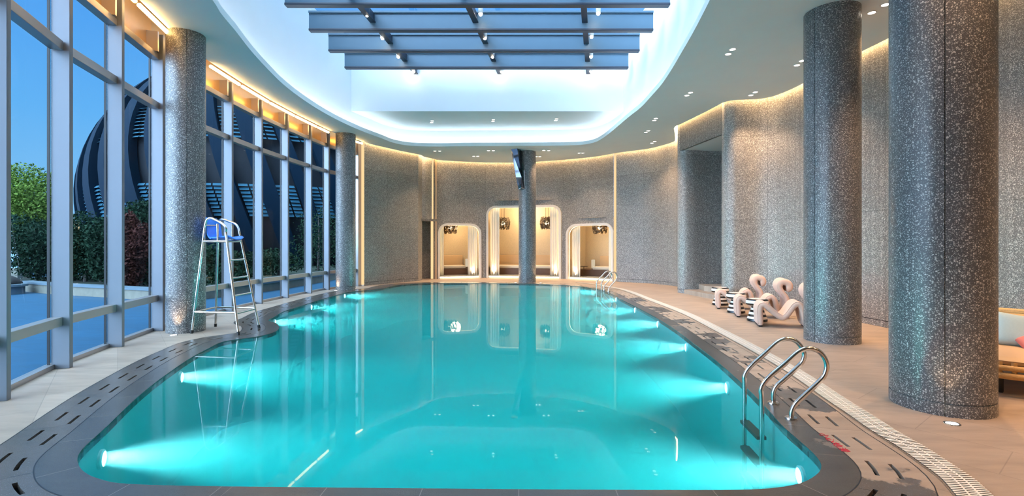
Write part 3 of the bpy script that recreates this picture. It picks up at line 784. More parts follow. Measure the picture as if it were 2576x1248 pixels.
# ------------------------------------------------------------------ window wall
bayname = ['bay beside the camera', 'bay just outside the left edge of the picture', 'bay outside the picture next to the first mullion', 'bay cut by the left edge of the picture', 'bay between the first two mullions from the left', 'bay just left of the column behind the lifeguard chair', 'bay hidden behind the column by the lifeguard chair',
           'first bay right of the column behind the lifeguard chair', 'second bay right of the column behind the lifeguard chair', 'third bay right of the column behind the lifeguard chair', 'fourth bay right of the column behind the lifeguard chair', 'bay just left of the far window column', 'narrow last bay right of the far window column']
for i in range(len(NOSE) - 1):
    a, b = NOSE[i], NOSE[i + 1]; t = (b - a).normalized(); n = Vector((-t.y, t.x))     # n points outside
    e = struct(empty('window_%d' % (i + 1), (0, 0, 0)), 'glazed window ' + bayname[i], 'window')
    D = .20
    def A(s, o): p = a + t * s + n * o; return p
    L = (b - a).length; rz = math.atan2(t.y, t.x)
    bm = bmesh.new(); p = A(0, D / 2); box(bm, (p.x, p.y, HC / 2), (.075, D, HC), rz, bevel=.006)
    obj('mullion', bm, M['metal'], e, False)
    bm = bmesh.new()
    for s in (-.047, .047):
        p = A(s, D + .02); box(bm, (p.x, p.y, HC / 2), (.014, .03, HC), rz)
    obj('gasket', bm, M['gasket'], e, False)
    for z0, z1, dd in ((.55, .665, .13), (4.08, 4.20, .14), (4.98, 5.09, .14)):
        bm = bmesh.new(); p = A(L / 2, D - dd / 2 + .01); box(bm, (p.x, p.y, (z0 + z1) / 2), (L - .076, dd, z1 - z0), rz, bevel=.005)
        obj('transom', bm, M['bronze'], e, False)
    bm = bmesh.new(); p = A(L / 2, D + .02); box(bm, (p.x, p.y, .03), (L, .10, .06), rz); obj('sill', bm, M['bronze'], e, False)
    for z0, z1 in ((.06, .56), (.66, 4.09), (4.19, 4.99)):
        bm = bmesh.new(); p = A(L / 2, D + .03); box(bm, (p.x, p.y, (z0 + z1) / 2), (L - .05, .016, z1 - z0), rz); obj('glass_pane', bm, M['glass'], e, False)
    bm = bmesh.new(); p = A(L / 2, D + .02); box(bm, (p.x, p.y, 5.49), (L + .03, .02, .82), rz)
    c1_, c2_, c3_, c4_ = A(-.03, -.30), A(L + .03, -.30), A(L + .03, D + .08), A(-.03, D + .08)
    quad(bm, (*c1_, 5.86), (*c2_, 5.86), (*c3_, 5.86), (*c4_, 5.86))
    obj('spandrel_panel', bm, M['spandrel'], e, False)
    bm = bmesh.new(); p = A(L - .16, D / 2 + .02); box(bm, (p.x, p.y, 5.27), (.05, D - .02, .36), rz); obj('stiffener', bm, M['bronze'], e, False)
    # light tube at the ceiling edge
    if i in (1,): continue
    q0, q1 = A(.10, -.17), A(L - .04, -.17)
    if i == 6: q1 = A(L * .45, -.17)
    if i == 11: q1 = A(L * .66, -.17)
    if i == 12: q0 = A(L * .36, -.17)
    bm = bmesh.new(); tube(bm, [(q0.x, q0.y, HC - .055), (q1.x, q1.y, HC - .055)], .035, 10)
    tt = obj('linear_light', bm, M['tube'])
    tag(tt, 'warm tube light over the ' + bayname[i], 'linear light', 'window wall light tubes')
bm = bmesh.new(); p = NOSE[-1]; box(bm, (p.x - .05, p.y + .1, HC / 2), (.2, .12, HC), 1.2)
struct(obj('trim_3', bm, M['bronze'], smooth=False), 'dark end post of the window wall', 'trim')

def vstrip(p, w_, d_, rz, z0, z1, label):
    bm = bmesh.new(); box(bm, (p[0], p[1], (z0 + z1) / 2), (w_, d_, z1 - z0), rz)
    return tag(obj('wall_light_strip', bm, M['strip'], smooth=False), label, 'light strip', 'vertical wall light strips')
vstrip((-5.70, 18.98), .09, .06, 1.0, .05, HC + .1, 'tall vertical warm light strip between the window wall and the far left wall')
vstrip((-3.64, 22.62), .10, .06, .6, .02, HC + .1, 'tall vertical warm light strip beside the low dark doorway')
vstrip((4.40, 21.18), .09, .06, -.9, .02, HC + .1, 'tall vertical warm light strip right of the right cabana')
bm = bmesh.new(); box(bm, (-3.50, 22.82, 2.75), (.09, .06, 5.5), .5)
struct(obj('trim_4', bm, pr('trim_tan', (.55, .40, .28), .5), smooth=False), 'slim tan trim left of the left cabana', 'trim')

# ------------------------------------------------------------------ cabana wall
S = [0.0]
for i in range(1, len(WCs)): S.append(S[-1] + (WCs[i] - WCs[i - 1]).length)
def wc(s, o=0.0):
    s = min(max(s, 0), S[-1] - 1e-6); j = 1
    while S[j] < s: j += 1
    t = (s - S[j - 1]) / (S[j] - S[j - 1]); a, b = WCs[j - 1], WCs[j]; d = (b - a).normalized()
    return a.lerp(b, t) + Vector((d.y, -d.x)) * o            # +o = towards the room
def s_of(px):
    best = min(range(400), key=lambda k: abs(CX + F * wc(S[-1] * k / 399).x / wc(S[-1] * k / 399).y - px))
    return S[-1] * best / 399
def arch(s0, s1, h, r, n=8, g=0.0):
    s0 -= g; s1 += g; h += g; r += g
    L = [(s0, 0.0)]
    for k in range(n + 1):
        a = PI - PI / 2 * k / n; L.append((s0 + r + r * math.cos(a), h - r + r * math.sin(a)))
    for k in range(n + 1):
        a = PI / 2 - PI / 2 * k / n; L.append((s1 - r + r * math.cos(a), h - r + r * math.sin(a)))
    L.append((s1, 0.0)); return L
CAB = [('left', 1105, 1205.5, 2.47, .40), ('middle', 1227.5, 1407.5, 3.32, .36), ('right', 1429, 1541, 2.42, .42)]
cabs = []
holes = []
for nm, x0, x1, h, r in CAB:
    s0, s1 = s_of(x0), s_of(x1); cabs.append((nm, s0, s1, h, r)); L = arch(s0, s1, h, r)
    holes.append([(p[0], p[1] if p[1] > 0 else -.01) for p in L])
outer = [(S[-1] * k / 60, 0) for k in range(61)] + [(S[-1] * k / 60, TOPZ) for k in range(60, -1, -1)]
extra = [(S[-1] * i / 60 + .001, .3 * j + .05) for i in range(1, 60) for j in range(1, 19)]
vs, T = fill(outer, holes, extra)
bm = bmesh.new(); uv = bm.loops.layers.uv.verify(); bv = []
for v in vs:
    p = wc(v.x); bv.append(bm.verts.new((p.x, p.y, max(v.y, 0))))
for f in T:
    try: ff = bm.faces.new([bv[i] for i in f])
    except ValueError: continue
    for l, i in zip(ff.loops, f): l[uv].uv = (vs[i].x, vs[i].y)
for v in bv:
    if not v.link_faces: bm.verts.remove(v)
struct(obj('wall_far', bm, M['wall'], angle=60), 'curved grey terrazzo wall with three arched cabanas', 'wall')

def sweep_arch(bm, L, w_, d0, d1):
    """frame: inner outline L, grown by w_, from depth d0 to d1 off the wall"""
    O = []
    for i, (s, z) in enumerate(L): O.append((s, z))
    cs = (L[0][0] + L[-1][0]) / 2
    n = len(L)
    for i in range(n):
        a, b = L[max(0, i - 1)], L[min(n - 1, i + 1)]; t = Vector((b[0] - a[0], b[1] - a[1])).normalized(); nn = Vector((-t.y, t.x))
        O[i] = (L[i][0] + nn.x * w_, L[i][1] + nn.y * w_)
    R = []
    for (a, b), (c, d) in zip(L, O):
        R.append([(*wc(a, d0), b), (*wc(c, d0), d), (*wc(c, d1), d), (*wc(a, d1), b)])
    V = [[bm.verts.new(p) for p in r] for r in R]
    for i in range(n - 1):
        for k in range(4): bm.faces.new((V[i][k], V[i][(k + 1) % 4], V[i + 1][(k + 1) % 4], V[i + 1][k]))
def curtain(name, parent, pA, pB, z0, z1, folds, amp, label, nrm):
    pA, pB = Vector(pA), Vector(pB); bm = bmesh.new(); n = folds * 8; rows = []
    for j in range(7):
        z = z1 + (z0 - z1) * j / 6; row = []
        for i in range(n + 1):
            t = i / n; p = pA.lerp(pB, t); o = math.sin(t * folds * 2 * PI) * amp * (.55 + .45 * j / 6) + math.sin(t * folds * 3.7 + 1) * amp * .3
            row.append(bm.verts.new((p.x + nrm.x * o, p.y + nrm.y * o, z)))
        rows.append(row)
    for j in range(6):
        for i in range(n): bm.faces.new((rows[j][i], rows[j][i + 1], rows[j + 1][i + 1], rows[j + 1][i]))
    o = obj(name, bm, M['curtain'], angle=80)
    md = o.modifiers.new('thickness', 'SOLIDIFY'); md.thickness = .006
    tag(o, label, 'curtain', 'cabana curtains'); return o

def pendant_shade(bm, r, h, rnd):
    for k in range(420):
        a = rnd.random() * 2 * PI; z = (rnd.random() - .5) * h; rr = r * (1 - .18 * (abs(z) / (h / 2)) ** 2) * (.94 + .1 * rnd.random())
        c = Vector((rr * math.cos(a), rr * math.sin(a), z)); d = c.copy(); d.z *= .3; d.normalize()
        d = (d + Vector((rnd.uniform(-.5, .5), rnd.uniform(-.5, .5), rnd.uniform(-.4, .4)))).normalized()
        u = d.orthogonal().normalized(); v = d.cross(u); q = rnd.uniform(.03, .05)
        # a small open ring
        m = 8; A = [bm.verts.new(c + (u * math.cos(2 * PI * i / m) + v * math.sin(2 * PI * i / m)) * q) for i in range(m)]
        B = [bm.verts.new(c + d * .012 + (u * math.cos(2 * PI * i / m) + v * math.sin(2 * PI * i / m)) * q * .42) for i in range(m)]
        for i in range(m): bm.faces.new((A[i], A[(i + 1) % m], B[(i + 1) % m], B[i]))
pend = None
def pendant(loc, ztop, label):
    global pend
    if pend is None:
        t = empty('pendant_lamp')
        bm = bmesh.new(); pendant_shade(bm, .33, .56, random.Random(3)); ls_ = obj('lamp_shade', bm, M['shade'], t)
        bm = bmesh.new(); bmesh.ops.create_uvsphere(bm, u_segments=20, v_segments=12, radius=.10); obj('bulb', bm, M['bulb'], ls_)
        for dx in (-.07, 0, .07):
            bm = bmesh.new(); tube(bm, [(dx, 0, .10), (dx, 0, .80)], .009, 6); obj('rod', bm, M['shade'], t)
        bm = bmesh.new(); box(bm, (0, 0, .80), (.24, .07, .03)); obj('ceiling_plate', bm, M['shade'], t, False)
        pend = t
    else: t = copy_tree(pend)
    t.location = loc
    tag(t, label, 'pendant lamp', 'lacy brown pendant lamps')

shell_z = .06
for ci, (nm, s0, s1, h, r) in enumerate(cabs):
    L = arch(s0, s1, h, r, 10)
    bm = bmesh.new(); sweep_arch(bm, L, .095, -.10, .07)
    struct(obj('trim_%d' % (5 + ci), bm, M['frame'], angle=50), 'pale rounded arch frame of the %s cabana' % nm, 'trim')
    a, b = wc(s0), wc(s1); t = (b - a).normalized(); nb = Vector((-t.y, t.x))
    if nb.y < 0: nb = -nb
    def G(u, d): return a + t * u + nb * d
    W_ = (b - a).length; DP = 2.0
    # room shell: sides, back, ceiling, raised floor
    bm = bmesh.new(); side = .35 if nm != 'middle' else .0
    hh = h + .35; q = [G(-.25, .06), G(-.25, DP), G(W_ + .25, DP), G(W_ + .25, .06)]
    strip_wall(bm, q, 0, hh)
    struct(obj('wall_cabana_' + nm, bm, M['beige'], smooth=False), 'beige patterned wall inside the %s cabana' % nm, 'wall')
    bm = bmesh.new(); bm.faces.new([bm.verts.new((p.x, p.y, hh)) for p in q])
    struct(obj('ceiling_cabana_' + nm, bm, M['cabceil'], smooth=False), 'beige ceiling of the %s cabana' % nm, 'ceiling')
    bm = bmesh.new(); fl_ = [G(-.25, .12), G(W_ + .25, .12), G(W_ + .25, DP), G(-.25, DP)]
    if area(fl_) < 0: fl_.reverse()
    flat(bm, fl_, [], .10, thick=.10)
    struct(obj('floor_cabana_' + nm, bm, M['rug'], smooth=False), 'raised grey carpeted floor of the %s cabana' % nm, 'floor')
    # threshold light and jamb lights
    bm = bmesh.new(); p = G(W_ / 2, .09); rz = math.atan2(t.y, t.x)
    box(bm, (p.x, p.y, .045), (W_ - .04, .02, .05), rz)
    tag(obj('threshold_light', bm, M['cabled'], smooth=False), 'bright light line along the threshold of the %s cabana' % nm, 'light strip', 'cabana threshold lights')
    bm = bmesh.new(); LL = arch(s0 + .01, s1 - .01, h - .01, r, 10)
    R = [[(*wc(s, -.115), z), (*wc(s, -.15), z)] for s, z in LL]
    V = [[bm.verts.new(p) for p in r_] for r_ in R]
    for i in range(len(V) - 1): bm.faces.new((V[i][0], V[i][1], V[i + 1][1], V[i + 1][0]))
    tag(obj('arch_light', bm, M['cabled'], smooth=False), 'light line following the inside of the %s arch' % nm, 'light strip', 'cabana arch lights')
    # curtains
    f0 = .42 if nm != 'middle' else .46
    ll = f0 if nm != 'left' else .23
    lr = f0 if nm != 'left' else .47
    if nm == 'right': ll, lr = .44, .32
    curtain('curtain', None, G(.02, .30), G(.02 + ll, .30), .10, h + .25, 4, .035, 'cream curtain gathered at the left side of the %s cabana' % nm, nb)
    curtain('curtain', None, G(W_ - .02 - lr, .30), G(W_ - .02, .30), .10, h + .25, 4, .035, 'cream curtain gathered at the right side of the %s cabana' % nm, nb)
    for u in ((.22, W_ - .22) if nm == 'middle' else ((W_ - .25,) if nm == 'left' else (.25,))):
        p = G(u, .22); lamp('curtain_uplight', 'SPOT', (p.x, p.y, .12), 38, (1, .72, .40), (PI, 0, 0), spot_size=math.radians(70), spot_blend=1, shadow_soft_size=.03)
    p = G(W_ / 2, 1.0); lamp('cabana_lamp', 'POINT', (p.x, p.y, h - .05), 75 if nm != 'middle' else 105, (1, .74, .44), shadow_soft_size=.25)
    # sofa
    e = empty('built_in_sofa', (*G(W_ / 2, 1.55), .10), rz)
    if nm == 'left': w0, w1 = -W_ / 2 - .2, W_ / 2 - .42
    elif nm == 'right': w0, w1 = -W_ / 2 + .62, W_ / 2 + .2
    else: w0, w1 = -W_ / 2 - .2, W_ / 2 + .2
    m_, ww = (w0 + w1) / 2, w1 - w0
    bm = bmesh.new(); box(bm, (m_ if nm == 'middle' else 0, .0, .15), ((ww if nm == 'middle' else W_ + .4), .86, .30), bevel=.01); obj('plinth', bm, M['plinth'], e, False)
    bm = bmesh.new(); box(bm, (m_, -.02, .375), (ww, .80, .15), bevel=.04); obj('seat_cushion', bm, M['cushion'], e)
    bm = bmesh.new(); box(bm, (m_, .34, .66), (ww, .14, .56), bevel=.03); obj('backrest', bm, M['tan'], e)
    tag(e, {'left': 'tan backed cream sofa in the left cabana', 'middle': 'long tan backed cream sofa behind the centre column', 'right': 'tan backed cream sofa in the right cabana'}[nm], 'sofa', 'cabana sofas')
    if nm != 'middle':
        u = w1 + .14 if nm == 'left' else w0 - .14
        pt = G(W_ / 2 + u, 1.45)
        e = empty('table_lamp', (pt.x, pt.y, .4), rz)
        bm = bmesh.new(); lathe(bm, [(.07, 0), (.07, .02), (.02, .03), (.02, .08)], 16); obj('base', bm, M['shade'], e)
        bm = bmesh.new(); lathe(bm, [(.075, .07), (.085, .09), (.085, .44), (.075, .46)], 20); obj('lamp_shade', bm, M['lampshade'], e)
        tag(e, 'slim white cylinder lamp beside the sofa in the %s cabana' % nm, 'lamp')
        pt = G(W_ / 2 + u + (.16 if nm == 'left' else -.16), .86)
        e = empty('side_table', (pt.x, pt.y, .10), rz)
        bm = bmesh.new(); lathe(bm, [(.14, 0), (.14, .015), (.018, .03), (.018, .44)], 20); obj('stand', bm, M['shade'], e)
        bm = bmesh.new(); lathe(bm, [(.17, .44), (.18, .445), (.18, .46), (.17, .465)], 24); obj('table_top', bm, M['shade'], e)
        tag(e, 'small round dark side table in the %s cabana' % nm, 'side table')
def pnd(px, py, y): return dep(px, py, y)
pendant(pnd(1133, 573, 24.2), 0, 'brown lacy pendant lamp in the left cabana')
pendant(pnd(1266, 562.5, 24.6), 0, 'brown lacy pendant lamp left of the centre column')
pendant(pnd(1376, 561, 24.2), 0, 'brown lacy pendant lamp right of the centre column')
pendant(pnd(1509, 572, 22.9), 0, 'brown lacy pendant lamp in the right cabana')

# mirror wedge on the centre column
Y0 = 20.2
top = [dep(1286, 385, Y0), dep(1301, 383.5, Y0 - .18), dep(1311, 385.5, Y0 + .1), dep(1300, 386, Y0 + .5)]
top = [Vector((p.x, p.y, HC)) for p in top]
mid = [dep(1298, 446, Y0 + .05), dep(1312, 446, Y0 - .02), dep(1314, 446, Y0 + .2), dep(1308, 446, Y0 + .5)]
bot = [dep(1304.5, 476.5, Y0 + .15), dep(1311, 472, Y0 + .10), dep(1319, 474.5, Y0 + .22), dep(1310, 474, Y0 + .5)]
bm = bmesh.new(); V = [[bm.verts.new(p) for p in r_] for r_ in (top, mid, bot)]
for i in range(2):
    for k in range(4): bm.faces.new((V[i][k], V[i + 1][k], V[i + 1][(k + 1) % 4], V[i][(k + 1) % 4]))
bm.faces.new(V[0]); bm.faces.new(V[2][::-1])
bmesh.ops.recalc_face_normals(bm, faces=bm.faces[:])
e = empty('mirror_wedge', (0, 0, 0)); obj('facets', bm, M['mirror'], e, False)
bm = bmesh.new(); a, b = dep(1318.5, 429, Y0 + .18), dep(1319.5, 475, Y0 + .2); bar(bm, a, b, .02, .02, (0, 1, 0))
bar(bm, dep(1304.5, 476.8, Y0 + .14), dep(1311, 472.3, Y0 + .09), .02, .02, (0, 1, 0)); bar(bm, dep(1311, 472.3, Y0 + .09), dep(1319.5, 475, Y0 + .2), .02, .02, (0, 1, 0))
obj('edge_trim', bm, M['steel'], e, False)
tag(e, 'tapered dark mirror metal wedge leaning at the top of the centre column', 'sculpture')

# steps in the tall doorway
def prism(bm, pts, z0, z1):
    if area(pts) < 0: pts = pts[::-1]
    flat(bm, pts, [], z1, thick=z1 - z0)
a, b = at(1721, 739).to_2d(), at(1794, 753).to_2d()
bm = bmesh.new(); prism(bm, [a, b, b + (b - a) * .35, Vector((9, 13.9)), Vector((9, 16.2)), Vector((5.9, 16.1))], 0, .135)
struct(obj('step', bm, M['deck'], smooth=False), 'low stone step in the tall doorway', 'step')
p = at(1771, 719, .30); bm = bmesh.new(); prism(bm, [Vector((p.x, p.y)), Vector((p.x + .25, p.y - .55)), Vector((9, p.y - .4)), Vector((9, 16.3)), Vector((p.x + .1, 16.2))], .135, .30)
struct(obj('upper_step', bm, M['deck'], smooth=False), 'second raised step deeper inside the tall doorway', 'step')
# wall sockets
for (x, y, yy, lab) in ((2009, 742, 11.35, 'small black wall box low on the right wall beside the dark column'), (1884, 733, 13.05, 'small black wall box behind the farthest lounger')):
    p = dep(x, y, yy); bm = bmesh.new(); wx = 7.06 if x > 1950 else p.x
    box(bm, (wx if x > 1950 else p.x, p.y if x > 1950 else 13.2, p.z), (.07, .14, .16) if x > 1950 else (.16, .07, .14), bevel=.008)
    tag(obj('wall_socket_box', bm, M['rubber'], smooth=False), lab, 'socket')

# white drain grate along the right deck
GR = [(1452, 711), (1500, 716), (1535, 722.5), (1570, 729.5), (1642, 756.5), (1728, 790), (1815, 834), (1922, 891), (2009, 942), (2110, 1010.5), (2165, 1046), (2229, 1089), (2295, 1128), (2358, 1171), (2410, 1208), (2450, 1248), (2490, 1300), (2500, 1370)]
g = resample([p.to_2d() for p in catmull([at(x, y).to_2d().to_3d() for x, y in GR], 8)], .028, False)
bm = bmesh.new(); hw = .105
def gn(i):
    d = (g[min(i + 1, len(g) - 1)] - g[max(i - 1, 0)]).normalized(); return Vector((d.y, -d.x))
for i in range(len(g) - 1):
    n1 = gn(i); d = Vector((-n1.y, n1.x)); 
    n1 = (n1 + d * .28)
    a, b = g[i] + n1 * hw, g[i] - n1 * hw; d = (g[i + 1] - g[i]) * .62
    quad(bm, (*a, .012), (*(a + d), .012), (*(b + d), .012), (*b, .012)) if True else None
    quad(bm, (*a, .0), (*b, .0), (*b, .012), (*a, .012))
bmesh.ops.recalc_face_normals(bm, faces=bm.faces[:])
e = tag(empty('drain_grate'), 'pale slotted drain grate curving through the right deck', 'drain grate')
obj('slats', bm, M['grate'], e, False)
bm = bmesh.new()
for i in range(0, len(g) - 1):
    for q in (-.03, .03):
        n1, n2 = gn(i), gn(i + 1)
        quad(bm, (*(g[i] + n1 * (q - .006)), .013), (*(g[i] + n1 * (q + .006)), .013), (*(g[i + 1] + n2 * (q + .006)), .013), (*(g[i + 1] + n2 * (q - .006)), .013))
obj('spine', bm, M['grate'], e, False)
bm = bmesh.new()
for i in range(0, len(g) - 1, 2):
    j = min(i + 2, len(g) - 1); n1, n2 = gn(i), gn(j)
    quad(bm, (*(g[i] + n1 * (hw + .012)), .003), (*(g[i] - n1 * (hw + .012)), .003), (*(g[j] - n2 * (hw + .012)), .003), (*(g[j] + n2 * (hw + .012)), .003))
obj('channel', bm, pr('drain_channel', (.25, .19, .14), .5), e, False)

# red lettering on the overflow band
a, b = at(2064, 1090).to_2d(), at(2128, 1137).to_2d()
cu = bpy.data.curves.new('red_lettering', 'FONT'); cu.body = '\u5c0f\u5fc3\u5730\u6ed1'; cu.size = 1; cu.extrude = .001
to = link(bpy.data.objects.new('red_lettering', cu)); bpy.context.view_layer.update()
wd = max(to.dimensions.x, .1); L = (b - a).length; k = L / wd
dg = bpy.context.evaluated_depsgraph_get(); me = bpy.data.meshes.new_from_object(to.evaluated_get(dg)); bpy.data.objects.remove(to)
to = link(bpy.data.objects.new('red_lettering', me)); me.materials.clear(); me.materials.append(M['red'])
to.scale = (k, min(k, .07), 1); to.rotation_euler = (0, 0, math.atan2((b - a).y, (b - a).x)); to.location = (a.x, a.y, .002)
to.location.x -= .02
tag(to, 'small red painted lettering on the slotted band by the near ladder', 'lettering')

# ------------------------------------------------------------------ pool ladders
def ladder():
    e = empty('pool_ladder', (0, 0, 0))
    n = Vector((.98, -.19)).normalized()
    FA, FB = Vector((2.56, 4.555)), Vector((2.635, 4.99))
    A_ = [(1916, 1000), (1915, 978), (1926, 958), (1975, 915), (2008, 886), (2022, 879), (2038, 876.5), (2058, 883), (2073, 899), (2080, 921), (2074, 944), (2058, 963), (2020, 998), (2000, 1018), (1992, 1035), (1990, 1053)]
    B_ = [(1873, 962), (1873, 946), (1882, 929), (1925, 889), (1955, 862), (1968, 855), (1983, 852.5), (2001, 858), (2015, 872), (2023, 890), (2019, 909), (2006, 924), (1972, 955), (1953, 972), (1946, 986), (1945.5, 1014)]
    for pts, f in ((A_, FA), (B_, FB)):
        Q = []
        for x, y in pts:
            k = (x - CX) / F; p = (k * f.y - f.x) / (n.x - k * n.y); yy = f.y + n.y * p
            Q.append(Vector((f.x + n.x * p, yy, CAMZ + (HY - y) / F * yy)))
        Q[-1].z = .0
        w0 = Q[0].copy(); w0.z = -1.15
        w1 = Q[0].copy(); w1.z = -1.25; w1 += Vector((n.x, n.y, 0)) * .12
        C = catmull([w1, w0, w0 + Vector((0, 0, .5))] + Q, 6)
        bm = bmesh.new(); tube(bm, C, .0215, 14); ra_ = obj('rail', bm, M['steel'], e)
        bm = bmesh.new(); lathe(bm, [(.022, .0), (.022, .018), (.05, .014), (.056, .004), (.056, 0)], 24, (Q[-1].x, Q[-1].y, 0), cap=False); obj('floor_flange', bm, M['steel'], ra_)
        if f is FA: qa = Q[0].copy()
        else: qb = Q[0].copy()
    for z in (-.20, -.46, -.72):
        bm = bmesh.new(); a, b = Vector((qa.x, qa.y, z)), Vector((qb.x, qb.y, z)); bar(bm, a, b, .085, .03); obj('tread', bm, M['rubber'], e, False)
    return e
LA = ladder()
tag(LA, 'stainless steel pool ladder on the near right edge', 'pool ladder', 'pool ladders')
LB = copy_tree(LA)
fa = Vector((2.6, 4.77)); tgt = at(1526, 731).to_2d()
ang = math.atan2(.12, .99) - math.atan2(-.19, .98)
c, s = math.cos(ang), math.sin(ang); rv = Vector((c * fa.x - s * fa.y, s * fa.x + c * fa.y))
LB.rotation_euler = (0, 0, ang); LB.location = (tgt.x - rv.x, tgt.y - rv.y, 0)
tag(LB, 'stainless steel pool ladder at the far right corner of the pool', 'pool ladder', 'pool ladders')

# ------------------------------------------------------------------ lifeguard chair
e = empty('lifeguard_chair', (-5.25, 9.1, 0))
def LG(x, y, z): return Vector((x + 5.25, y - 9.1, z))
F1, F2, F3, F4 = at(482, 839), at(600, 843), at(652, 825.5), at(542, 822)
def tp_(px, py, y): p = dep(px, py, y); return p
def rel(p): return Vector((p.x + 5.25, p.y - 9.1, p.z))
yN, yFr = 8.92, 9.38
s1, s2, s3, s4 = dep(511, 607, yN), dep(571, 607, yN), dep(606.5, 607, yFr), dep(548, 608.5, yFr + .02)
near = [F1, F1.lerp(s1, .5), s1, dep(516, 568, yN), dep(521, 553, yN), dep(529, 549, yN), dep(545, 555, yN), dep(560, 564, yN), dep(568, 573, yN), s2.lerp(F2, -.1), s2, s2.lerp(F2, .5), F2]
farp = [F4, F4.lerp(s4, .5), s4, dep(549, 572, yFr), dep(551, 556, yFr), dep(558, 552, yFr), dep(575, 557, yFr), dep(592, 564, yFr), dep(599, 573, yFr), s3.lerp(F3, -.1), s3, s3.lerp(F3, .5), F3]
sf_ = []
for P_ in (near, farp):
    bm = bmesh.new(); tube(bm, [rel(p) for p in catmull(P_, 6)], .0215, 12); sf_.append(obj('side_frame', bm, M['steel'], e))
def cr_(a, b, nm, r=.018):
    bm = bmesh.new(); tube(bm, [rel(a), rel(b)], r, 10); obj(nm, bm, M['steel'], e)
def on(a, b, z): return a.lerp(b, (z - a.z) / (b.z - a.z))
cr_(s1, s2, 'seat_rail'); cr_(s4, s3, 'seat_rail'); cr_(s1, s4, 'seat_rail'); cr_(s2, s3, 'seat_rail')
for z in (1.31, .99, .68, .37): cr_(on(F2, s2, z), on(F3, s3, z), 'rung')
z = .385
cr_(on(F1, s1, z), on(F2, s2, z), 'brace'); cr_(on(F4, s4, z), on(F3, s3, z), 'brace'); cr_(on(F1, s1, z), on(F4, s4, z), 'brace')
cr_(dep(518, 567, yN), dep(549, 567, yFr), 'back_bar', .012)
cr_(dep(547, 563, yN), dep(548, 607, yN), 'arm_post')
cr_(dep(583, 561, yFr), dep(583.5, 607, yFr), 'arm_post')
for f, s_, par_ in ((F1, s1, sf_[0]), (F2, s2, sf_[0]), (F3, s3, sf_[1]), (F4, s4, sf_[1])):
    bm = bmesh.new(); d = (s_ - f).normalized(); tube(bm, [rel(f), rel(f + d * .06)], .026, 12); obj('foot_cap', bm, M['rubber'], par_)
# seat shell
prof = [(.50, .035), (.46, .06), (.36, .05), (.22, .035), (.10, .04), (.04, .10), (.02, .22), (-.005, .36), (-.03, .43)]
pc = catmull([Vector((u, 0, z)) for u, z in prof], 4); bm = bmesh.new(); rows = []
for i, p in enumerate(pc):
    t = i / (len(pc) - 1); wdt = .20 + .02 * math.sin(t * PI); 
    if t > .85: wdt *= 1 - (t - .85) * 1.6
    row = []
    for k in range(9):
        v = -1 + 2 * k / 8; lift = .035 * abs(v) ** 3
        if t < .5: row.append(bm.verts.new((p.x, v * wdt, p.z + lift)))
        else: row.append(bm.verts.new((p.x + lift * 1.3, v * wdt, p.z)))
    rows.append(row)
for i in range(len(rows) - 1):
    for k in range(8): bm.faces.new((rows[i][k], rows[i + 1][k], rows[i + 1][k + 1], rows[i][k + 1]))
so = obj('seat', bm, M['blue'], e, angle=80); md = so.modifiers.new('thickness', 'SOLIDIFY'); md.thickness = .022; md.offset = 0
sx0 = (s1 + s4) / 2; so.location = rel(Vector((sx0.x - .0, sx0.y, s1.z + .0)))
so['label'] = 'blue plastic bucket seat'
tag(e, 'tall stainless steel lifeguard chair with a blue seat', 'lifeguard chair')

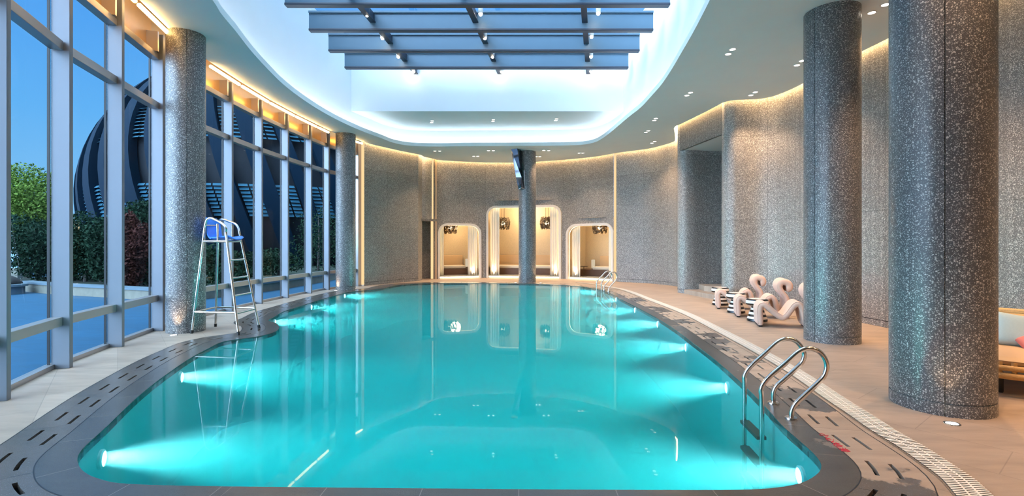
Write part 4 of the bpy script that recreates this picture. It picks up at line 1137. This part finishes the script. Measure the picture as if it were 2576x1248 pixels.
# ------------------------------------------------------------------ loungers
LP = [(.0, .035), (-.005, .18), (-.012, .33), (.01, .405), (.06, .425), (.13, .385), (.22, .30), (.31, .225), (.385, .19), (.45, .235), (.525, .345), (.59, .435), (.645, .46), (.695, .42), (.735, .30), (.765, .17), (.80, .075), (.845, .055), (.885, .12), (.925, .26), (.945, .37), (.925, .46), (.865, .55), (.812, .635), (.80, .71), (.835, .775), (.90, .79), (.96, .765), (.99, .71), (.975, .655), (.935, .645)]
def lounger():
    e = empty('lounge_chair')
    C = catmull([Vector((u, 0, z)) for u, z in LP], 5); bm = bmesh.new(); W_, th = .56, .104
    rr = th / 2; cs = []
    for k in range(9):
        a = PI / 2 + PI * k / 8; cs.append((rr * .9 + rr * .9 * math.cos(a), rr * math.sin(a)))
    for k in range(9):
        a = -PI / 2 + PI * k / 8; cs.append((W_ - rr * .9 + rr * .9 * math.cos(a), rr * math.sin(a)))
    rings = []; n = len(C)
    for i, p in enumerate(C):
        t = (C[min(i + 1, n - 1)] - C[max(i - 1, 0)]).normalized(); nn = Vector((-t.z, 0, t.x))
        q = 1.0
        q += .28 * max(0.0, min(1.0, (i / n - .74) / .1))
        if i == 0: q = .7
        if i >= n - 2: q = 1.0 if i == n - 1 else 1.2
        rings.append([bm.verts.new(p + Vector((0, a, 0)) + nn * b * q) for a, b in cs])
    m = len(cs)
    for i in range(n - 1):
        for k in range(m): bm.faces.new((rings[i][k], rings[i + 1][k], rings[i + 1][(k + 1) % m], rings[i][(k + 1) % m]))
    bm.faces.new(rings[0]); bm.faces.new(rings[-1][::-1])
    bmesh.ops.recalc_face_normals(bm, faces=bm.faces[:])
    ub = obj('upholstered_body', bm, M['peach'], e, angle=60)
    bm = bmesh.new(); box(bm, (.0, W_ / 2, .012), (.06, W_ - .06, .024)); obj('foot_glide', bm, M['rubber'], e, False)
    bm = bmesh.new(); box(bm, (.825, W_ / 2, .010), (.07, W_ - .06, .02)); obj('foot_glide', bm, M['rubber'], e, False)
    # seams along both edges of the cover
    for v in (.018, W_ - .018):
        bm = bmesh.new(); Q = []
        for i, p in enumerate(C):
            t = (C[min(i + 1, n - 1)] - C[max(i - 1, 0)]).normalized(); nn = Vector((-t.z, 0, t.x)); Q.append(p + Vector((0, v, 0)) + nn * th * .44)
        tube(bm, Q, .004, 6); obj('piping', bm, M['peach'], ub)
    return e
lg = lounger(); az = math.radians(-18.5)
for i, (px, py, lab) in enumerate(((1914, 823, 'peach wavy lounge chair nearest the camera, partly hidden by the dark column'), (1858.7, 799, 'middle one of the three peach wavy lounge chairs'), (1808.5, 778, 'farthest peach wavy lounge chair beside the doorway step'))):
    o = lg if i == 0 else copy_tree(lg)
    p = at(px, py); o.location = p; o.rotation_euler = (0, 0, az)
    tag(o, lab, 'lounge chair', 'peach lounge chairs')
# striped stools
def stool():
    e = empty('striped_stool'); bm = bmesh.new()
    prof = [(.185, 0), (.20, .012), (.192, .055), (.178, .10), (.163, .145), (.146, .19), (.128, .235), (.112, .275), (.108, .305), (.15, .318), (.20, .335)]
    lathe(bm, prof, 40, mats=[0, 0, 1, 0, 1, 0, 1, 0, 1, 1]); 
    o = obj('base', bm, [M['sblack'], M['swhite']], e, angle=50)
    bm = bmesh.new(); top = [(.198, .335), (.212, .348), (.217, .375), (.217, .40), (.215, .405), (.213, .435), (.205, .45), (.19, .462), (.165, .466), (.14, .467), (.06, .468)]
    lathe(bm, top, 40, mats=[0, 0, 1, 1, 1, 0, 0, 0, 1, 1]); obj('seat', bm, [M['sblack'], M['swhite']], e, angle=50)
    return e
st = stool()
for i, (x, y, lab) in enumerate(((5.10, 10.34, 'black and white striped drum stool nearest the camera'), (5.23, 11.6, 'black and white striped drum stool in the middle between loungers'), (5.47, 13.06, 'black and white striped drum stool farthest away, by the doorway step'))):
    o = st if i == 0 else copy_tree(st)
    o.location = (x, y, 0); tag(o, lab, 'stool', 'striped drum stools')

# ------------------------------------------------------------------ rattan daybed at the right edge
e = empty('rattan_daybed', (5.78, 5.80, 0))
bm = bmesh.new(); n = 40; rows = []
def ring_pt(a, r, z): return Vector((r * math.cos(a), r * math.sin(a), z))
a0, a1 = math.radians(-62), math.radians(152)
for j in range(15):
    t = j / 14; row = []
    for i in range(n + 1):
        a = a0 + (a1 - a0) * i / n; mid = max(0.0, math.sin((a - a0) / (a1 - a0) * PI))
        hgt = .34 + (.06 + .34 * mid ** .4) * t; r = .80 + .10 * t + (.016 if j % 2 else 0)
        row.append(bm.verts.new(ring_pt(a, r, hgt)))
    rows.append(row)
for j in range(14):
    for i in range(n): bm.faces.new((rows[j][i], rows[j][i + 1], rows[j + 1][i + 1], rows[j + 1][i]))
bo = obj('woven_back', bm, M['rattan'], e, angle=20); md = bo.modifiers.new('thickness', 'SOLIDIFY'); md.thickness = .03
bm = bmesh.new(); Q = []
for i in range(n + 1):
    a = a0 + (a1 - a0) * i / n; mid = max(0.0, math.sin((a - a0) / (a1 - a0) * PI)); Q.append(ring_pt(a, .91, .40 + .34 * mid ** .4))
tube(bm, Q, .03, 10); obj('rim', bm, M['rattan'], e)
bm = bmesh.new(); tube(bm, [ring_pt(2 * PI * i / 48, .86, .22) for i in range(48)], .035, 10, closed=True); tube(bm, [ring_pt(2 * PI * i / 48, .85, .30) for i in range(48)], .03, 10, closed=True)
obj('base_ring', bm, M['rattan'], e)
bm = bmesh.new()
for i in range(48):
    a = 2 * PI * (i + .5) / 48; tube(bm, [ring_pt(a, .85, .20), ring_pt(a, .83, .36)], .022, 8)
obj('base_weave', bm, M['rattan'], e)
bm = bmesh.new(); lathe(bm, [(.74, .30), (.785, .33), (.79, .365), (.76, .39), (.66, .40), (.3, .405)], 48)
obj('seat_cushion', bm, M['tan'], e)
for a in (40, 140, 220, 320):
    p = ring_pt(math.radians(a), .66, 0); bm = bmesh.new(); lathe(bm, [(.03, 0), (.035, .02), (.035, .22)], 12, (p.x, p.y, 0)); obj('leg', bm, M['rubber'], e)
tag(e, 'round rattan daybed with tan cushion at the right edge behind the big column', 'daybed')
def pillow(name, w_, h_, t_, m):
    bm = bmesh.new(); n = 14
    V = {}
    for s in (1, -1):
        for i in range(n + 1):
            for j in range(n + 1):
                u, v = -1 + 2 * i / n, -1 + 2 * j / n
                if s == -1 and (i in (0, n) or j in (0, n)): V[(s, i, j)] = V[(1, i, j)]; continue
                pin = 1 - .07 * (1 - abs(u * v)) * max(abs(u), abs(v)) ** 4
                V[(s, i, j)] = bm.verts.new((u * w_ / 2 * pin, s * t_ / 2 * ((1 - u ** 4) * (1 - v ** 4)) ** .6, v * h_ / 2 * pin))
        for i in range(n):
            for j in range(n):
                f = [V[(s, i, j)], V[(s, i + 1, j)], V[(s, i + 1, j + 1)], V[(s, i, j + 1)]]
                bm.faces.new(f if s < 0 else f[::-1])
    return obj(name, bm, m, angle=80)
o = pillow('throw_pillow', .42, .42, .15, M['paleblue']); o.location = (5.98, 5.88, .575); o.rotation_euler = (math.radians(-28), math.radians(7), math.radians(-38))
tag(o, 'pale blue square pillow leaning on the rattan daybed', 'pillow')
o = pillow('throw_pillow', .36, .30, .13, M['coral']); o.location = (5.99, 5.62, .47); o.rotation_euler = (math.radians(-55), math.radians(-20), math.radians(-30))
tag(o, 'coral pillow lying at the right edge of the daybed', 'pillow')

# ------------------------------------------------------------------ outside
go = [p + Vector((-.26, .06)) for p in NOSE]
gp = [Vector((-3.4, .5))] + go + [Vector((-6.0, 20)), Vector((-6.0, 90)), Vector((-26, 30)), Vector((-45, 31)), Vector((-60, 31)), Vector((-60, -10)), Vector((-3.4, -10))]
gp = [Vector((-3.4, .5))] + go + [Vector((-6.0, 20)), Vector((-6.0, 90)), Vector((-19, 90)), Vector((-19.5, 29)), Vector((-60, 29)), Vector((-60, -10)), Vector((-3.4, -10))]
if area(gp) < 0: gp.reverse()
bm = bmesh.new(); flat(bm, gp, [], -.04)
struct(obj('plaza_ground', bm, M['plaza'], smooth=False), 'blue grey stone plaza outside the windows', 'ground')
bm = bmesh.new(); quad(bm, (-400, 29, -5), (-19, 29, -5), (-19, 420, -5), (-400, 420, -5))
struct(obj('lake', bm, M['lake'], smooth=False), 'pale lake beyond the plaza', 'lake')
# retaining wall + planting bed
RW = [at(50, 729), at(129, 737), at(281, 746), at(394, 754), at(420, 757)]
rw = [p.to_2d() for p in RW] + [Vector((-8.6, 16.5)), Vector((-8.2, 20)), Vector((-8.2, 30))]
rw = resample([p.to_2d() for p in catmull([p.to_3d() for p in rw], 6)], .4, False)
back = inset(rw, -.28)
bm = bmesh.new()
for i in range(len(rw) - 1):
    a, b, c, d = rw[i], rw[i + 1], back[i + 1], back[i]
    quad(bm, (*a, -.04), (*b, -.04), (*b, .24), (*a, .24)); quad(bm, (*a, .24), (*b, .24), (*c, .24), (*d, .24))
quad(bm, (*rw[0], -.04), (*back[0], -.04), (*back[0], .24), (*rw[0], .24))
bmesh.ops.recalc_face_normals(bm, faces=bm.faces[:])
e = empty('garden_wall'); obj('masonry', bm, M['plazawall'], e, False)
bm = bmesh.new(); f_, g_ = inset(rw, .04), inset(rw, -.32)
for i in range(len(rw) - 1):
    a, b, c, d = f_[i], f_[i + 1], g_[i + 1], g_[i]
    for z in (.24, .31): quad(bm, (*a, z), (*b, z), (*c, z), (*d, z))
    quad(bm, (*a, .24), (*b, .24), (*b, .31), (*a, .31))
quad(bm, (*f_[0], .24), (*g_[0], .24), (*g_[0], .31), (*f_[0], .31))
bmesh.ops.recalc_face_normals(bm, faces=bm.faces[:])
obj('coping_slab', bm, M['plazacap'], e, False)
tag(e, 'low stone retaining wall curving across the plaza', 'wall')
bed = [Vector((p.x, p.y)) for p in inset(rw, -.25)] + [Vector((-8.2, 60)), Vector((-20, 60)), Vector((-20, 19.0))]
if area(bed) < 0: bed.reverse()
bm = bmesh.new(); flat(bm, bed, [], .20)
tag(obj('planting_bed', bm, M['grass'], smooth=False), 'dark grass bed behind the low garden wall', 'grass', kind='stuff')

def crown(blobs, nleaf, size, seed, bm):
    rnd = random.Random(seed)
    tot = sum(b[3] * b[4] for b in blobs)
    for cx, cy, cz, rx, rz in blobs:
        k = int(nleaf * rx * rz / tot)
        for _ in range(k):
            u = Vector((rnd.gauss(0, 1), rnd.gauss(0, 1), rnd.gauss(0, 1))).normalized() * (rnd.random() ** .28) * (.86 + .2 * rnd.random())
            p = Vector((cx + u.x * rx, cy + u.y * rx, cz + u.z * rz))
            d = Vector((rnd.gauss(0, 1), rnd.gauss(0, 1), rnd.gauss(0, 1) + .5)).normalized(); a = d.orthogonal().normalized(); b = d.cross(a)
            th = rnd.random() * 6.28; a, b = a * math.cos(th) + b * math.sin(th), b * math.cos(th) - a * math.sin(th)
            s = size * rnd.uniform(.6, 1.3)
            bm.faces.new([bm.verts.new(p + q) for q in (a * s, b * s * .5, -a * s, -b * s * .5)])
def tree(name, base, blobs, nleaf, size, m, trunk, label, cat, seed, group=None):
    e = empty(name, base)
    bm = bmesh.new(); crown(blobs, nleaf, size, seed, bm); obj('foliage', bm, m, e, False)
    if trunk:
        bm = bmesh.new()
        for P_, r in trunk: tube(bm, catmull([Vector(p) for p in P_], 5), [r * (1 - .6 * i / (5 * (len(P_) - 1))) for i in range(5 * (len(P_) - 1) + 1)], 8)
        obj('trunk', bm, M['bark'], e)
    tag(e, label, cat, group)
B0 = at(46, 706); B0 = Vector((-20.3, 20.3, .0))
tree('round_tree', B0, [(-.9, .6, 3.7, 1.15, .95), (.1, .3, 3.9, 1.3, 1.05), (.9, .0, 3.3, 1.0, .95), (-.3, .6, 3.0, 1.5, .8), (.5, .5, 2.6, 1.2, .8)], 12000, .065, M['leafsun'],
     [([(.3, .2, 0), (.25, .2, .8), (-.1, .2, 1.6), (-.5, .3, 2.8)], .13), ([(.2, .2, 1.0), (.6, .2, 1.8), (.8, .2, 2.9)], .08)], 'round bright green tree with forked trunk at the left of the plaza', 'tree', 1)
def pxpos(px, d): return ((px - CX) / F * d, d, .2)
SH = [(95, 19.5, 1.5, 2.7, 'leafdark'), (135, 19.0, 1.3, 2.5, 'leafdark'), (185, 19.5, 1.2, 2.9, 'leafdark'), (215, 18.5, 1.1, 2.3, 'leafdark'), (255, 18.5, 1.2, 2.2, 'leafdark'), (285, 17.5, 1.0, 2.5, 'leafdark'),
      (335, 17.0, 1.0, 3.1, 'leafdark'), (372, 16.8, 1.0, 3.2, 'leafdark'), (352, 15.9, .55, 2.6, 'leafred'), (410, 17, 1.2, 2.6, 'leafdark'), (560, 16.5, 1.0, 1.5, 'leafdark'), (640, 19.5, 1.0, 1.2, 'leafdark'), (700, 22.5, 1.1, 1.3, 'leafdark'), (800, 26, 1.8, 3.6, 'leafdark')]
shl = ['dark shrub under the round tree', 'dense dark shrub right of the round tree', 'dark shrub at the left window mullion', 'low dark shrub left of the egg shaped building', 'dark shrub in front of the round building edge', 'dark shrub by the second mullion', 'tall dark pine left of the first column', 'tall dark pine beside the first column',
       'reddish bush in front of the dark pines', 'dark bush hidden by the first column', 'dark bush outside behind the lifeguard chair', 'low dark bush outside the middle bays', 'low dark bush outside the fourth far bay', 'tall dark tree outside the last far bay']
for i, ((px, d, r, h, mm), lab) in enumerate(zip(SH, shl)):
    rnd = random.Random(i + 20); bl = []
    for k in range(5):
        bl.append((rnd.uniform(-.5, .5) * r, rnd.uniform(-.3, .3) * r, h * (.22 + .6 * k / 5), r * rnd.uniform(.6, .85) * (1 - .25 * k / 5), h * .24))
    tree('garden_shrub', pxpos(px, d), bl, 6500 if i < 10 else 3000, .062, M[mm], [([(0, 0, 0), (.05, 0, h * .4), (0, .05, h * .8)], .07)], lab, 'shrub', 50 + i, 'garden shrubs')
# small things on the plaza
e = empty('rock_planter', (*at(8, 737).to_2d(), -.04))
bm = bmesh.new(); lathe(bm, [(.52, 0), (.52, .24), (.60, .25), (.60, .32), (.5, .33)], 28); obj('planter_ring', bm, M['plazacap'], e)
bm = bmesh.new(); bmesh.ops.create_icosphere(bm, subdivisions=3, radius=.46)
for v in bm.verts: v.co *= 1 + .12 * math.sin(v.co.x * 9) * math.cos(v.co.y * 11); v.co.z = v.co.z * .55 + .36
obj('rock', bm, M['rock'], e)
tag(e, 'round stone planter with a dark rock at the left edge of the plaza', 'planter')
bm = bmesh.new(); a, b = at(-60, 701), at(52, 701)
bar(bm, (a.x, a.y, .22), (b.x, b.y, .22), .3, .52); tag(obj('parapet_wall', bm, M['plazawall'], smooth=False), 'low stone parapet in front of the lake', 'wall')
e = empty('bare_sapling', (*at(14, 712).to_2d(), -.04)); bm = bmesh.new(); rnd = random.Random(5)
for k in range(11):
    a = rnd.uniform(0, 6.28); r = rnd.uniform(.1, .45); h = rnd.uniform(1.2, 2.1)
    tube(bm, [(0, 0, 0), (r * .3 * math.cos(a), r * .3 * math.sin(a), h * .45), (r * math.cos(a), r * math.sin(a), h)], [.03, .018, .006], 5)
obj('branches', bm, M['bark'], e); tag(e, 'bare thin sapling in front of the lake', 'tree')

# egg shaped building
EC, ER = Vector((-19.2, 40.7, 4.8)), (12.3, 12.3, 11.2)
def eg(th, ph, k=0.0):
    return Vector(((ER[0] + k) * math.cos(ph) * math.cos(th), (ER[1] + k) * math.cos(ph) * math.sin(th), (ER[2] + k) * math.sin(ph)))
e = empty('egg_building', EC)
bm = bmesh.new(); bmesh.ops.create_uvsphere(bm, u_segments=48, v_segments=28, radius=1)
for v in bm.verts: v.co = Vector((v.co.x * ER[0] * .965, v.co.y * ER[1] * .965, v.co.z * ER[2] * .965))
obj('shell', bm, M['eggbrick'], e)
for i in range(24):
    th = PI + (i + .5) * PI / 20 - .15; bm = bmesh.new(); rows = []
    for j in range(25):
        ph = math.radians(-25 + 108 * j / 24); tw = th - .30 * ph
        w_ = (.026 + .012 * (i % 2)) ; c = []
        for s, k in ((-1, -.3), (-1, .25), (1, .25), (1, -.3)): c.append(bm.verts.new(eg(tw + s * w_, ph, k)))
        rows.append(c)
    for j in range(24):
        for k in range(4): bm.faces.new((rows[j][k], rows[j + 1][k], rows[j + 1][(k + 1) % 4], rows[j][(k + 1) % 4]))
    obj('rib', bm, M['eggrib'], e, angle=30)
for p0, p1 in ((-8, 2), (16, 28), (40, 50)):
    for i in range(23):
        th = PI + (i + 1) * PI / 20 - .15; bm = bmesh.new()
        for j in range(9):
            q0 = math.radians(p0 + (p1 - p0) * j / 9); q1 = math.radians(p0 + (p1 - p0) * (j + .72) / 9); hw_ = PI / 40 - .034
            for u0, u1 in ((-hw_, -hw_ * .08), (hw_ * .08, hw_)):
                t0 = th - .30 * q0; t1 = th - .30 * q1
                quad(bm, eg(t0 + u0, q0, .02), eg(t0 + u1, q0, .02), eg(t1 + u1, q1, -.12), eg(t1 + u0, q1, -.12))
        obj('louvre_panel', bm, M['eggpane'], e, False)
bm = bmesh.new()
tag(e, 'dark blue egg shaped building with curved ribs and louvre bands outside the windows', 'building')
bm.free()

# ------------------------------------------------------------------ render look
sc.view_settings.view_transform = 'Standard'; sc.view_settings.look = 'None'; sc.view_settings.gamma = 1; sc.view_settings.use_curve_mapping = False
sc.view_settings.exposure = 0.55
cy = sc.cycles
cy.use_denoising = True
try: cy.denoiser = 'OPENIMAGEDENOISE'; cy.denoising_input_passes = 'RGB_ALBEDO_NORMAL'; cy.denoising_prefilter = 'ACCURATE'
except Exception: pass
cy.max_bounces = 5; cy.diffuse_bounces = 3; cy.glossy_bounces = 3; cy.transmission_bounces = 4; cy.volume_bounces = 0; cy.transparent_max_bounces = 12
cy.caustics_reflective = False; cy.caustics_refractive = False
cy.sample_clamp_indirect = 6; cy.sample_clamp_direct = 0
cy.use_light_tree = True; cy.use_adaptive_sampling = True; cy.adaptive_threshold = .14; cy.adaptive_min_samples = 20
